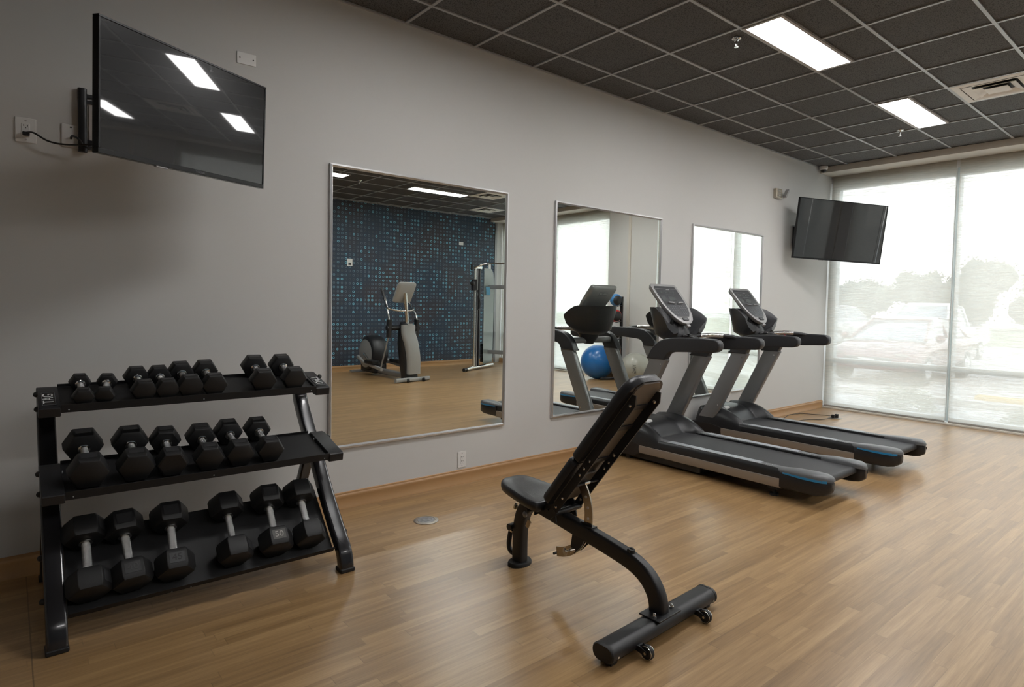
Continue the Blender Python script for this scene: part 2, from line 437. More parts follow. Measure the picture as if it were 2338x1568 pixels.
# dropped strip that hides the blind pocket
struct('trim_2', MB().bb(4.86, 5.24, -7.79, -.0, 3.39, H+.004), 'cream', bevel=.004)
# ceiling grid
gr = MB()
cells_skip = []
ys = [-(.362+G*k) for k in range(13) if .362+G*k < 7.8]
xs = [G*k for k in range(-10, 9) if G*k < 4.86]
LW = .0115
for y in ys: gr.bb(X0, 4.86, y-LW, y+LW, H-.004, H+.008)
for x in xs:
    gr.bb(x-LW, x+LW, YB, 0, H-.003, H+.008)
gr.bb(X0, 4.86, -.02, 0, H-.004, H+.008).bb(X0, 4.86, YB, YB+.02, H-.004, H+.008)
struct('trim_1', gr, 'tbar', flat=True)
# baseboards
def bprof():
    return [(0, 0), (.022, 0), (.020, .012), (.014, .022), (.013, .075), (.016, .084), (.014, .094), (.009, .100), (.008, .110), (.004, .114), (0, .114)]
def baseboard(name, a, b, out_):
    a = Vector(a); b = Vector(b); o_ = Vector(out_)
    rings = [[p+o_*q[0]+Vector((0, 0, q[1])) for q in bprof()] for p in (a, b)]
    return struct(name, MB().ring_loft(rings), 'baseboard', ang=30)
baseboard('baseboard_left', (X0, 0, 0), (5.2, 0, 0), (0, -1, 0))
baseboard('baseboard_right', (X0, YB, 0), (5.0, YB, 0), (0, 1, 0))
baseboard('baseboard_back', (X0, YB+.02, 0), (X0, -.02, 0), (1, 0, 0))
baseboard('baseboard_far', (5.22, -4.30, 0), (5.22, -3.12, 0), (-1, 0, 0))
baseboard('baseboard_far', (5.195, YB+.02, 0), (5.195, -7.45, 0), (-1, 0, 0))
# white low sill under the shades
struct('trim_5', MB().bb(5.17, 5.235, -3.12, -.02, 0, .022).bb(5.17, 5.235, -7.44, -4.30, 0, .022), 'cream', bevel=.003)

# roller shades
def shade(y0, y1, label):
    t = thing('roller_shade', label, 'window blind', (5.24, (y0+y1)/2, .03), 0, 'roller shades on the window wall')
    rings = []
    s = MB(); hw = (y1-y0)/2
    s.v += [Vector((-.015, -hw, .0)), Vector((-.015, hw, .0)), Vector((-.015, hw, 3.40)), Vector((-.015, -hw, 3.40))]; s.f.append((0, 1, 2, 3))
    make('shade_cloth', s, 'shade', parent=t, flat=True)
    make('hem_bar', MB().bb(-.022, -.009, -hw, hw, -.012, .016), 'shadebar', parent=t, bevel=.003)
    make('roller_tube', MB().cyl((-.03, -hw, 3.395), (-.03, hw, 3.395), .022), 'shadebar', parent=t)
M['shadebar'] = mat('hem_bar', (.30, .28, .25), .5)
shade(-1.552, -.022, 'pale woven roller shade beside the far corner, left half of the near window')
shade(-3.10, -1.588, 'pale woven roller shade reaching the right edge of the photo, with the yellow kerb behind')
shade(-6.02, -4.31, 'pale woven roller shade seen in the middle mirror beside the blue ball')
shade(-7.775, -6.055, 'pale woven roller shade of the second window, nearest the patterned wall')
tag(make('blind_cord', MB().cyl((5.19, -1.57, .05), (5.19, -1.57, 3.36), .0035, 8), 'whitemark'), 'thin pull cord hanging between the two shades of the near window', 'cord')

# ------------------------------------------------------------------ luminaires, diffusers, sprinklers
def luminaire(x, y, label):
    t = thing('ceiling_light', label, 'ceiling light', (x, y, H), 0, 'ceiling lights in the tile grid')
    a, b = 2*G-.03, .300
    f = MB()
    for (p, q, r, s_) in ((-a/2, a/2, b/2-.022, b/2), (-a/2, a/2, -b/2, -b/2+.022), (-a/2, -a/2+.022, -b/2+.022, b/2-.022), (a/2-.022, a/2, -b/2+.022, b/2-.022)):
        f.bb(p, q, r, s_, -.010, .008)
    make('light_frame', f, 'lampframe', parent=t)
    make('light_diffuser', MB().bb(-a/2+.022, a/2-.022, -b/2+.022, b/2-.022, -.006, .004), 'lamp', parent=t, flat=True)
RY = -(.362+2*G)-.155
luminaire(G, RY, 'long glowing ceiling light nearest the camera, above the middle mirror')
luminaire(5*G, RY, 'long glowing ceiling light nearer the window, beside the air diffuser')
luminaire(-3*G, RY, 'long glowing ceiling light above the weight bench, reflected in the large television')
luminaire(6*G, RY-3*G, 'added fill ceiling light above the open floor near the window, out of view')  # unseen lamp added to brighten the wall and floor on the window side
luminaire(2*G, RY-3*G, 'added fill ceiling light above the open floor behind the treadmills, out of view')  # second lamp of the added row, extra fill for the floor
luminaire(2.03, -5.66, 'long ceiling light reflected whole at the top of the nearest mirror')
luminaire(-.40, -5.52, 'ceiling light cut by the left edge of the nearest mirror')
luminaire(-5*G-.0, -5.70, 'ceiling light behind the camera, farthest from the window')

def diffuser(x, y, label, small=False):
    t = thing('air_diffuser', label, 'air vent', (x, y, H), 0, 'air diffusers in the ceiling')
    a = G/2-.012
    f = MB()
    for k, (r0, r1, z0, z1) in enumerate(((a, .235, -.004, -.010), (.225, .165, -.012, .0), (.155, .10, -.022, .0))):
        outer = [(r0*sx, r0*sy) for sx, sy in ((1, 1), (-1, 1), (-1, -1), (1, -1))]
        inner = [(r1*sx, r1*sy) for sx, sy in ((1, 1), (-1, 1), (-1, -1), (1, -1))]
        f.ring_loft([[(*p, z1+.004) for p in inner], [(*p, z0+.004) for p in outer], [(*p, z0) for p in outer], [(*p, z1) for p in inner]], caps=False)
    make('diffuser_vanes', f, 'diffwhite', parent=t, flat=True)
    make('duct_opening', MB().bb(-.225, .225, -.225, .225, .0015, .004), 'darkvoid', parent=t, flat=True)
    make('centre_plate', MB().bb(-.085, .085, -.085, .085, -.024, -.020), 'diffwhite', parent=t, flat=True)
diffuser(4.5*G, -(.362+3.5*G), 'white louvred air diffuser at the right edge of the ceiling')
diffuser(2.95, -5.30, 'louvred air diffuser reflected in the top right corner of the nearest mirror')
diffuser(6.5*G, -(.362+10.5*G), 'flat square air diffuser reflected above the patterned wall')

def sprinkler(x, y, label):
    t = thing('fire_sprinkler', label, 'sprinkler', (x, y, H), 0, 'fire sprinklers')
    make('escutcheon', MB().lathe([(.036, .0), (.034, -.005), (.017, -.012), (.015, -.018)], n=20), 'chrome', parent=t)
    make('sprinkler_head', MB().cyl((0, 0, -.01), (0, 0, -.045), .009).cyl((-.012, 0, -.04), (-.006, 0, -.062), .003, 6).cyl((.012, 0, -.04), (.006, 0, -.062), .003, 6).cyl((0, 0, -.062), (0, 0, -.065), .016), 'chrome', parent=t)
sprinkler(.14, -1.47, 'chrome fire sprinkler beside the nearest ceiling light')
sprinkler(3.60, -1.43, 'chrome fire sprinkler beyond the second ceiling light, near the window')
sprinkler(.51, -5.70, 'fire sprinkler reflected at the top of the nearest mirror')

t = thing('security_camera', 'small white dome camera in the far ceiling corner', 'camera', (4.80, -.07, H))
make('camera_base', MB().lathe([(.058, 0), (.058, -.03), (.050, -.045), (.044, -.048)], n=24), 'white', parent=t)
make('camera_dome', MB().lathe([(.040, -.046), (.036, -.066), (.024, -.080), (.006, -.086)], n=24), 'black', parent=t)

# emergency light
t = thing('emergency_light', 'small emergency light with two tilted lamp heads beside the far television', 'light', (3.62, 0, 2.945))
make('lamp_housing', MB().bb(-.07, .07, -.05, 0, -.06, .06), 'dullchrome', parent=t, bevel=.006)
for k in range(9):
    make('led', MB().cyl((-.04+.03*(k % 3), -.05, -.03+.03*(k//3)), (-.04+.03*(k % 3), -.056, -.03+.03*(k//3)), .008, 8), 'whitemark', parent=t)
make('lamp_head', MB().box((.135, -.07, .01), (.03, .05, .13), Matrix.Rotation(R_(38), 3, 'Y')), 'silver', parent=t, bevel=.006)
make('lamp_arm', MB().cyl((.06, -.03, -.02), (.12, -.06, 0), .008), 'silver', parent=t)

# ------------------------------------------------------------------ mirrors
def mirror(x0, x1, label):
    z0, z1 = .4265, 2.379
    t = thing('wall_mirror', label, 'mirror', ((x0+x1)/2, 0, z0), 0, 'mirrors on the long wall')
    hw = (x1-x0)/2; hh = z1-z0; b = .022; d = .020
    prof = [(0, 0), (0, -d), (b*.55, -d-.004), (b, -d*.55), (b, -.004)]   # (inset, y)
    rings = []
    for sx, sz in ((-1, 0), (1, 0), (1, 1), (-1, 1)):
        rings.append([(sx*(hw-i), y, (i if sz == 0 else hh-i)) for i, y in prof])
    f = MB(); f.ring_loft(rings+[rings[0]], caps=False, close=False)
    make('mirror_frame', f, 'alu', parent=t, ang=20)
    make('mirror_glass', MB().bb(-hw+.01, hw-.01, -.0085, -.0025, .01, hh-.01), 'mirror', parent=t, flat=True)
mirror(-2.393, -.853, 'large framed mirror reflecting the blue patterned wall and elliptical')
mirror(-.309, 1.231, 'middle mirror behind the nearer treadmill, reflecting the blue ball')
mirror(1.783, 3.323, 'farthest mirror, reflecting the window, partly behind the treadmill uprights')

# ------------------------------------------------------------------ outlets and wall plates
def plate(name, label, cat, x, z, w=.075, h=.118, y=0., face=-1, parts='outlet', group=None):
    t = thing(name, label, cat, (x, y, z), 0 if face < 0 else PI, group)
    make('cover_plate', MB().bb(-w/2, w/2, -.007, 0, -h/2, h/2), 'white', parent=t, bevel=.004)
    if parts == 'outlet':
        make('receptacle', MB().bb(-.017, .017, -.0095, -.006, -.034, .034), 'white', parent=t, bevel=.002)
        s = MB()
        for dz in (.018, -.016):
            s.bb(-.009, -.006, -.0102, -.009, dz, dz+.010).bb(.006, .009, -.0102, -.009, dz, dz+.009).bb(-.002, .002, -.0102, -.009, dz-.009, dz-.004)
        make('socket_slots', s, 'ink', parent=t, flat=True)
    if parts in ('blank', 'outlet'):
        for q in (-1, 1):
            p = (0, q*(h/2-.015)) if h > w else (q*(w/2-.017), 0)
            make('screw', MB().cyl((p[0], -.006, p[1]), (p[0], -.0085, p[1]), .0045, 10), 'ink' if parts == 'blank' else 'paper', parent=t)
    return t
plate('wall_outlet', 'wide white power outlet plate left of the large television with a plug in it', 'outlet', -3.985, 2.288, .085, .125)
plate('wall_plate', 'white cable plate partly hidden by the large television mount', 'wall plate', -3.80, 2.293, .080, .12, parts='blank')
plate('wall_plate', 'blank white plate high up right of the large television', 'wall plate', -2.923, 2.925, .112, .072, parts='blank')
plate('wall_outlet', 'white duplex outlet low on the wall between the bench and the dumbbell rack', 'outlet', -1.275, .195, .078, .13)
t = plate('thermostat', 'white control with dark keys on the patterned wall, seen in the nearest mirror', 'thermostat', 1.29, 2.22, .115, .150, y=YB, face=1, parts='none')
make('thermostat_keys', MB().bb(-.03, .03, -.010, -.006, -.055, -.005), 'ink', parent=t)
plate('wall_plate', 'blank white plate high on the patterned wall right of centre', 'wall plate', 4.02, 2.81, .12, .07, y=YB, face=1, parts='none')
plate('wall_plate', 'white plate on the patterned wall above the cable machine, nearest the corner', 'wall plate', 4.86, 2.32, .07, .11, y=YB, face=1, parts='none')
plate('wall_plate', 'white plate on the patterned wall half behind the cable machine shroud', 'wall plate', 4.60, 2.32, .06, .11, y=YB, face=1, parts='none')

# floor covers
t = thing('floor_box', 'round metal floor box cover between the rack and the bench', 'floor box', (-1.942, -.559, 0))
make('cover_ring', MB().lathe([(.082, 0), (.082, .004), (.074, .006), (.060, .006), (.058, .003)], n=40), 'brass', parent=t)
make('cover_flaps', MB().lathe([(.058, .001), (.057, .005), (.0, .005)], n=40).bb(-.045, .045, -.002, .002, .0052, .0065).bb(-.03, .03, .02, .024, .0052, .0065).bb(-.03, .03, -.024, -.02, .0052, .0065), 'greyframe', parent=t)
t = thing('floor_outlet', 'round floor outlet near the far window with two plugs in it', 'outlet', (4.42, -.52, 0))
make('cover_ring', MB().lathe([(.085, 0), (.085, .004), (.078, .006), (0, .006)], n=32), 'brass', parent=t)
def cable(name, label, pts, r=.004, m='black', extra=None, base=None):
    t = thing(name, label, 'power cable', base or pts[0])
    make('cord', MB().tube(spl(pts, 6), r, 8), m, parent=t, world=True)
    return t
t = cable('power_cable', 'black cable running along the baseboard from the far floor outlet', [(3.55, -.20, .006), (3.9, -.10, .006), (4.15, -.05, .006), (4.36, -.12, .006), (4.47, -.30, .006), (4.43, -.44, .02), (4.40, -.50, .030)])
make('plug', MB().bb(4.37, 4.41, -.53, -.49, .006, .05), 'black', parent=t, bevel=.006, world=True)
t = cable('power_cable', 'black cable looping from the far floor outlet under the farther treadmill', [(3.35, -.42, .006), (3.75, -.34, .006), (3.98, -.37, .006), (4.15, -.47, .006), (4.33, -.50, .012), (4.43, -.53, .035)])
make('plug', MB().bb(4.43, 4.47, -.55, -.51, .006, .055), 'black', parent=t, bevel=.006, world=True)

# ------------------------------------------------------------------ televisions
def tv(loc, yaw, tilt, roll, W, Hh, label, logo=None, led=None):
    a, b, r = R_(yaw), R_(tilt), R_(roll)
    n = Vector((math.cos(a)*math.cos(b), math.sin(a)*math.cos(b), math.sin(b)))
    rt = Vector((0, 0, 1)).cross(n).normalized(); up = n.cross(rt)
    r2 = rt*math.cos(r)+up*math.sin(r); u2 = -rt*math.sin(r)+up*math.cos(r)
    t = thing('television', label, 'television', loc, 0, None)
    m = Matrix((r2, u2, n)).transposed().to_4x4(); m.translation = Vector(loc)
    t.matrix_world = m; bpy.context.view_layer.update()
    bz = .010; bt = .022
    f = MB()
    x, y = W/2, Hh/2
    f.bb(-x, x, y-bz, y, -.035, 0).bb(-x, x, -y, -y+bt, -.035, 0).bb(-x, -x+bz, -y+bt, y-bz, -.035, 0).bb(x-bz, x, -y+bt, y-bz, -.035, 0)
    make('bezel', f, 'bezel', parent=t, bevel=.002)
    make('screen', MB().bb(-x+bz, x-bz, -y+bt, y-bz, -.03, -.003), 'screen', parent=t, flat=True)
    k = MB().ring_loft([[(p[0], p[1], z) for p in rrect(W*s-.01, Hh*s-.01, .02)] for s, z in ((1, -.03), (.98, -.045), (.75, -.065), (.7, -.068))])
    make('back_cover', k, 'black', parent=t)
    if logo: text('brand_mark', logo, .0135, 'key', t, basis((1, 0, 0), (0, 1, 0), (.04, -y+bt/2, .0008)))
    make('sensor_foot', MB().bb(-.30*W/2*1.2-.03, -.30*W/2*1.2+.03, -y-.006, -y+.002, -.02, -.004), 'silver', parent=t)
    return t, m
tv1, m1 = tv((-3.364, -.722, 2.335), -57.5, -3.3, 1.73, .968, .551, 'large black wall television tilted out above the dumbbell rack', 'INSIGNIA')
tv2, m2 = tv((4.398, -.514, 2.486), -116.0, -5.8, -1.7, 1.38, .781, 'flat television on the far wall in front of the window')

def mount(xc, zc, tvm, label, w=.44, hgt=.33, note=False):
    t = thing('television_mount', label, 'television mount', (xc, 0, zc), 0, 'television wall mounts')
    for sx in (-1, 1):
        make('wall_post', MB().sweep([(sx*w/2, -.018, -hgt/2), (sx*w/2, -.018, hgt/2)], rrect(.040, .034, .014), lat=(1, 0, 0)), 'black', parent=t)
    r = MB()
    for z in (-hgt/2+.045, hgt/2-.045):
        r.bb(-w/2, w/2, -.014, -.006, z-.028, z-.010).bb(-w/2, w/2, -.014, -.006, z+.004, z+.022)
        for k in range(8): r.bb(-w/2+k*w/7-.012, -w/2+k*w/7+.012, -.014, -.006, z-.010, z+.004)
    make('slotted_rail', r, 'blackmetal', parent=t)
    make('wall_board', MB().bb(-w/2+.03, w/2-.03, -.006, -.001, -hgt/2+.06, hgt/2-.06), 'paper' if note else 'blackmetal', parent=t)
    if note:
        L = MB()
        for k in range(4): L.bb(-w/2+.05, -w/2+.20, -.0068, -.0062, hgt/2-.075-k*.012, hgt/2-.071-k*.012)
        L.bb(-w/2+.10, -w/2+.103, -.0068, -.0062, -.07, -.03)
        make('printed_note', L, 'ink', parent=t)
    back = tvm @ Vector((0, 0, -.07))
    mid = Vector((xc+(.12 if back.x > xc else .0), back.y*.45, zc)); mid.x = (xc+back.x)/2+.16
    a = MB()
    for dz in (-.05, .05):
        for p, q in (((xc, -.03, zc+dz), (mid.x, mid.y, zc+dz)), ((mid.x, mid.y, zc+dz), (back.x, back.y, back.z+dz))):
            a.sweep([p, q], rrect(.012, .045, .004), lat=(Vector(q)-Vector(p)).cross(Vector((0, 0, 1))))
    a.cyl((mid.x, mid.y, zc-.09), (mid.x, mid.y, zc+.09), .018).cyl((back.x, back.y, back.z-.09), (back.x, back.y, back.z+.09), .018)
    make('swing_arm', a, 'blackmetal', parent=t, world=True)
    p = MB()
    for sx in (-.10, .10):
        p.box((sx, 0, -.070), (.03, .30, .018))
    p.box((0, 0, -.084), (.22, .10, .01)); p.xf(tvm)
    make('screen_bracket', p, 'blackmetal', parent=t, world=True)
    return t
mount(-3.515, 2.382, m1, 'black slotted wall mount holding the large television', w=.47, note=True)
mount(4.30, 2.405, m2, 'black wall mount holding the far television', w=.36, hgt=.32)

p1 = m1 @ Vector((-.40, -.19, -.05)); p2 = m1 @ Vector((-.30, -.22, -.05))
t = cable('power_cable', 'black television power cable drooping from the wall outlet', [(-3.985, -.03, 2.272), (-3.955, -.05, 2.272), (-3.90, -.06, 2.240), (-3.84, -.07, 2.232), (-3.77, -.09, 2.238), (-3.70, -.20, 2.235), p1], r=.0045)
make('plug', MB().bb(-3.999, -3.969, -.036, -.010, 2.258, 2.276), 'black', parent=t, bevel=.004, world=True)
cable('video_cable', 'short grey cable from the cable plate to the large television', [(-3.80, -.008, 2.28), (-3.795, -.03, 2.29), (-3.77, -.05, 2.275), (-3.73, -.10, 2.225), p2], r=.0055, m='greyblack')

# ------------------------------------------------------------------ dumbbell rack
RK = thing('dumbbell_rack', 'black three tier dumbbell rack standing against the wall', 'dumbbell rack', (-3.305, -.45, 0))
def rmake(name, mb, m, par=None, **k):
    o = make(name, mb.move((3.305, .45, 0)), m, parent=par or RK, **k); return o
for xc, lr in ((-3.929, -1), (-2.683, 1)):
    sec = rrect(.074, .062, .012)
    path = spl([(xc, -.950, .0), (xc, -.944, .05), (xc, -.915, .11), (xc, -.82, .205), (xc, -.70, .330), (xc, -.56, .497), (xc, -.42, .655), (xc, -.30, .80), (xc, -.262, .868), (xc, -.275, .925), (xc, -.33, .958), (xc, -.40, .955)], 5)
    rmake('front_leg', MB().sweep(path, sec, lat=(1, 0, 0)), 'gloss')
    rmake('rear_leg', MB().sweep([(xc, -.45, .60), (xc, -.12, .0)], rrect(.06, .05, .01), lat=(1, 0, 0)), 'gloss')
    rmake('foot_pad', MB().bb(xc-.040, xc+.040, -.985, -.905, 0, .022), 'rubber', bevel=.006)
    rmake('foot_pad', MB().bb(xc-.034, xc+.034, -.155, -.085, 0, .02), 'rubber', bevel=.006)
    # hooded brackets
    for nm, (yb, zb, yf, zf) in (('top', (-.365, 1.027, -.630, .957)), ('mid', (-.528, .690, -.825, .614))):
        d = Vector((0, yf-yb, zf-zb)); L = d.length; d.normalize(); nn = Vector((0, d.z, -d.y))
        if nn.z < 0: nn = -nn
        def q(t_, h_): v_ = Vector((0, yb, zb))+d*t_+nn*h_; return (v_.y, v_.z)
        prof = [q(-.006, -.045), q(-.012, -.025), q(0, -.008), q(.03, 0), q(L-.008, 0), q(L, -.004), q(L+.004, -.045), q(L-.03, -.052), q(.05, -.055)]
        b = rmake('end_bracket', MB().prism(prof, 'x', xc-.040, xc+.040), 'blackmetal', bevel=.004)
        if nm == 'top':
            c0 = Vector((xc, yb, zb))+d*(L*.62)+nn*.0008
            mx = basis((0, 1, 0) if False else -d, (lr if lr < 0 else 1)*Vector((-1, 0, 0)) if lr < 0 else Vector((1, 0, 0)), c0) if False else None
            # plaque
            pl_ = MB().box((0, 0, 0), (.052, .155, .002), None)
            rot = Matrix((Vector((1, 0, 0)), -d, nn)).transposed().to_4x4(); rot.translation = c0
            pb = rmake('badge', pl_.xf(rot), 'bezel')
            bd = MB()
            for sx in (-1, 1): bd.box((sx*.024, 0, .0013), (.0016, .148, .0012))
            for sy in (-1, 1): bd.box((0, sy*.073, .0013), (.048, .0016, .0012))
            rmake('badge_border', bd.xf(rot), 'key', par=pb)
            up_ = Vector((-1, 0, 0)) if lr < 0 else Vector((1, 0, 0))
            rd = -d if lr < 0 else d
            xb_ = basis(rd, up_, c0+nn*.0018+Vector((3.305, .45, 0)))
            if (xb_.col[2].to_3d()).dot(nn) < 0: xb_ = basis(-rd, up_, c0+nn*.0018+Vector((3.305, .45, 0)))
            text('badge_lettering', 'TAG', .056, 'whitemark', pb, xb_)
    # rounded bolt caps on the outer faces
    for z_, y_ in ((1.0, -.47), (.945, -.56), (.66, -.60), (.595, -.70), (.31, -.69), (.175, -.84)):
        x_ = xc+lr*.037
        rmake('bolt_cap', MB().lathe([(.013, 0), (.013, .006), (.010, .013), (.004, .017)], (x_, y_, z_), (lr, 0, 0), 12), 'rubber')
    # bolts inside
    for z_, y_ in ((.972, -.44), (.935, -.585), (.655, -.60), (.60, -.76)):
        x_ = xc-lr*.041
        rmake('inner_bolt', MB().lathe([(.008, 0), (.008, .004), (.003, .006)], (x_, y_, z_), (-lr, 0, 0), 10), 'greyframe')
TRAY = {}
def traydef(k, yb, zb, yf, zf):
    d = Vector((0, yf-yb, zf-zb)); L = d.length; d.normalize(); nn = Vector((0, d.z, -d.y))
    if nn.z < 0: nn = -nn
    TRAY[k] = (Vector((0, yb, zb)), d, nn, L)
traydef('top', -.345, 1.017, -.625, .945)
traydef('mid', -.500, .676, -.818, .597)
traydef('bot', -.600, .365, -.880, .098)
for k, (P, d, nn, L) in TRAY.items():
    def q(t_, h_): v_ = P+d*t_+nn*h_; return (v_.y, v_.z)
    if k == 'bot':
        prof = [q(0, 0), q(L-.004, 0), q(L-.004, .03), q(L, .03), q(L, -.010), q(L-.004, -.010), q(L-.004, -.004), q(.004, -.004), q(.004, -.03), q(0, -.03)]
    else:
        prof = [q(0, .012), q(.004, .012), q(.004, 0), q(L-.004, 0), q(L-.004, .022), q(L, .022), q(L, -.016), q(L-.004, -.016), q(L-.004, -.004), q(.004, -.004), q(.004, -.03), q(0, -.03)]
    tr = rmake('shelf_tray', MB().prism(prof, 'x', -3.888, -2.722), 'tray', ang=20)
    for xx_ in (-3.86, -3.305, -2.75) if k != 'bot' else (-3.5, -3.42):
        v_ = P+d*(L+.0005)+nn*(-.002)
        rmake('tray_screw', MB().cyl((xx_, v_.y, v_.z), (xx_, v_.y+d.y*.002, v_.z+d.z*.002), .0028, 8), 'ridge', par=tr)

# ------------------------------------------------------------------ dumbbells
def dumbbell(Rr, hl, L, label, num=None, numcol='rubber2', turn=0, frame=True, name='dumbbell'):
    """axis along local y, flats up; centre at origin height Rr*.866"""
    t = thing(name, label, 'dumbbell', (0, 0, 0), 0, 'hexagonal dumbbells on the rack')
    zc = 0
    for s in (-1, 1):
        c = s*(L/2-hl/2); rings = []
        for yy, k in ((-.5, .80), (-.46, .90), (-.30, 1.0), (.30, 1.0), (.46, .90), (.5, .80)):
            rings.append([(k*Rr*math.cos(R_(60*j)), c+yy*hl, k*Rr*math.sin(R_(60*j))) for j in range(6)])
        h = make('head', MB().ring_loft(rings), 'rubber', parent=t, bevel=Rr*.045, ang=30)
        if frame:
            m4 = Matrix.Rotation(R_(60*turn), 4, 'Y')
            a = Rr*.866; w_, h_ = Rr*.74, hl*.50
            f = MB()
            f.bb(-w_/2, w_/2, c-h_/2, c-h_/2+.002, a-.001, a+.0012).bb(-w_/2, w_/2, c+h_/2-.002, c+h_/2, a-.001, a+.0012)
            f.bb(-w_/2, -w_/2+.002, c-h_/2, c+h_/2, a-.001, a+.0012).bb(w_/2-.002, w_/2, c-h_/2, c+h_/2, a-.001, a+.0012)
            f.bb(-w_/2, w_/2, c-h_/2, c+h_/2, a-.001, a+.0002)
            make('number_recess', f.xf(m4), 'plate' if (numcol == 'number' and s < 0) else 'rubber2', parent=h)
            if num and s < 0:
                text('raised_number', num, h_*.86, numcol, h, m4 @ basis((1, 0, 0), (0, 1, 0), (0, c, a+.0006)), ext=.0008)
    g = L/2-hl; rr = .0135 if Rr < .06 else (.0155 if Rr < .085 else .0175)
    y_ = [(-g, .92), (-g*.8, .96), (-g*.4, 1.02), (0, 1.04), (g*.4, 1.02), (g*.8, .96), (g, .92)] if Rr < .084 else [(-g, 1.02), (g, 1.02)]
    make('handle', MB().lathe([(rr*k, a) for a, k in y_], (0, 0, 0), (0, 1, 0), 18), 'knurl', parent=t)
    for s in (-1, 1):
        make('collar', MB().lathe([(rr*1.1, 0), (rr*1.55, .003), (rr*1.55, .009), (rr*1.05, .013)], (0, -s*(g+.001), 0), (0, s, 0), 18), 'chrome', parent=t)
    return t
def place(o, k, x, u, Rr, skew=0.):
    P, d, nn, L = TRAY[k]
    c = P+d*u+nn*(Rr*.866+.0015); c.x = x
    # local y (rear) = -d
    m = Matrix((Vector((1, 0, 0)), -d, nn)).transposed().to_4x4() @ Matrix.Rotation(skew, 4, 'Z')
    m.translation = c; o.matrix_world = m
topd = [(-3.804, .045, .050, .235, 'smallest black dumbbell, leftmost on the top shelf', 0), (-3.709, .044, .050, .225, 'small black dumbbell, second from the left on the top shelf', R_(-9)),
        (-3.567, .058, .056, .244, 'black dumbbell third from the left on the top shelf, after a gap', R_(2)), (-3.468, .058, .056, .244, 'black dumbbell fourth from the left on the top shelf', R_(2)),
        (-3.366, .0645, .062, .262, 'black dumbbell fifth from the left on the top shelf', R_(2)), (-3.250, .0645, .062, .268, 'black dumbbell sixth from the left on the top shelf, before the wide gap', 0),
        (-2.997, .070, .070, .292, 'larger black dumbbell just right of the wide gap on the top shelf', R_(-4)), (-2.838, .070, .070, .288, 'larger black dumbbell at the right end of the top shelf, beside the badge', 0)]
for i, (x, r, hl, L, lab, sk) in enumerate(topd):
    rearY = {0: .385}.get(i)
    o = dumbbell(r, hl, L, lab)
    place(o, 'top', x, .272-L/2, r, sk)
midd = [(-3.800, .081, .098, .365, 'largest black dumbbell of the middle shelf, at its left end', 0), (-3.617, .079, .098, .355, 'black dumbbell second from the left on the middle shelf', R_(-2)),
        (-3.469, .071, .090, .335, 'black dumbbell third from the left on the middle shelf', R_(-3)), (-3.308, .0715, .088, .325, 'black dumbbell fourth from the left on the middle shelf', R_(-3)),
        (-3.167, .0715, .088, .345, 'black dumbbell fifth from the left on the middle shelf', R_(-2)), (-3.018, .070, .086, .340, 'black dumbbell at the right end of the middle row, beside the empty space', R_(-2))]
for x, r, hl, L, lab, sk in midd:
    o = dumbbell(r, hl, L, lab)
    place(o, 'mid', x, .292-L/2, r, sk)
botd = [(-3.812, .087, .103, .355, 'heavy dumbbell at the left end of the bottom shelf, chrome handle', None, 'rubber2', 1, 0),
        (-3.661, .085, .103, .350, 'heavy dumbbell marked 40, second on the bottom shelf', '40', 'ink', 0, R_(2)),
        (-3.479, .085, .103, .350, 'heavy dumbbell marked 45, third on the bottom shelf', '45', 'rubber', 0, R_(-2)),
        (-3.219, .084, .103, .352, 'heavy dumbbell fourth from the left on the bottom shelf, after a gap', None, 'rubber2', 1, R_(-1)),
        (-3.018, .086, .103, .352, 'heavy dumbbell with a pale worn 50 on its head', '50', 'number', 0, R_(-3)),
        (-2.846, .085, .103, .352, 'heavy dumbbell at the right end of the bottom shelf', None, 'rubber2', 1, R_(-2))]
for x, r, hl, L, lab, num, nc, turn, sk in botd:
    o = dumbbell(r, hl, L, lab, num, nc, turn)
    place(o, 'bot', x, .347-L/2, r, sk)

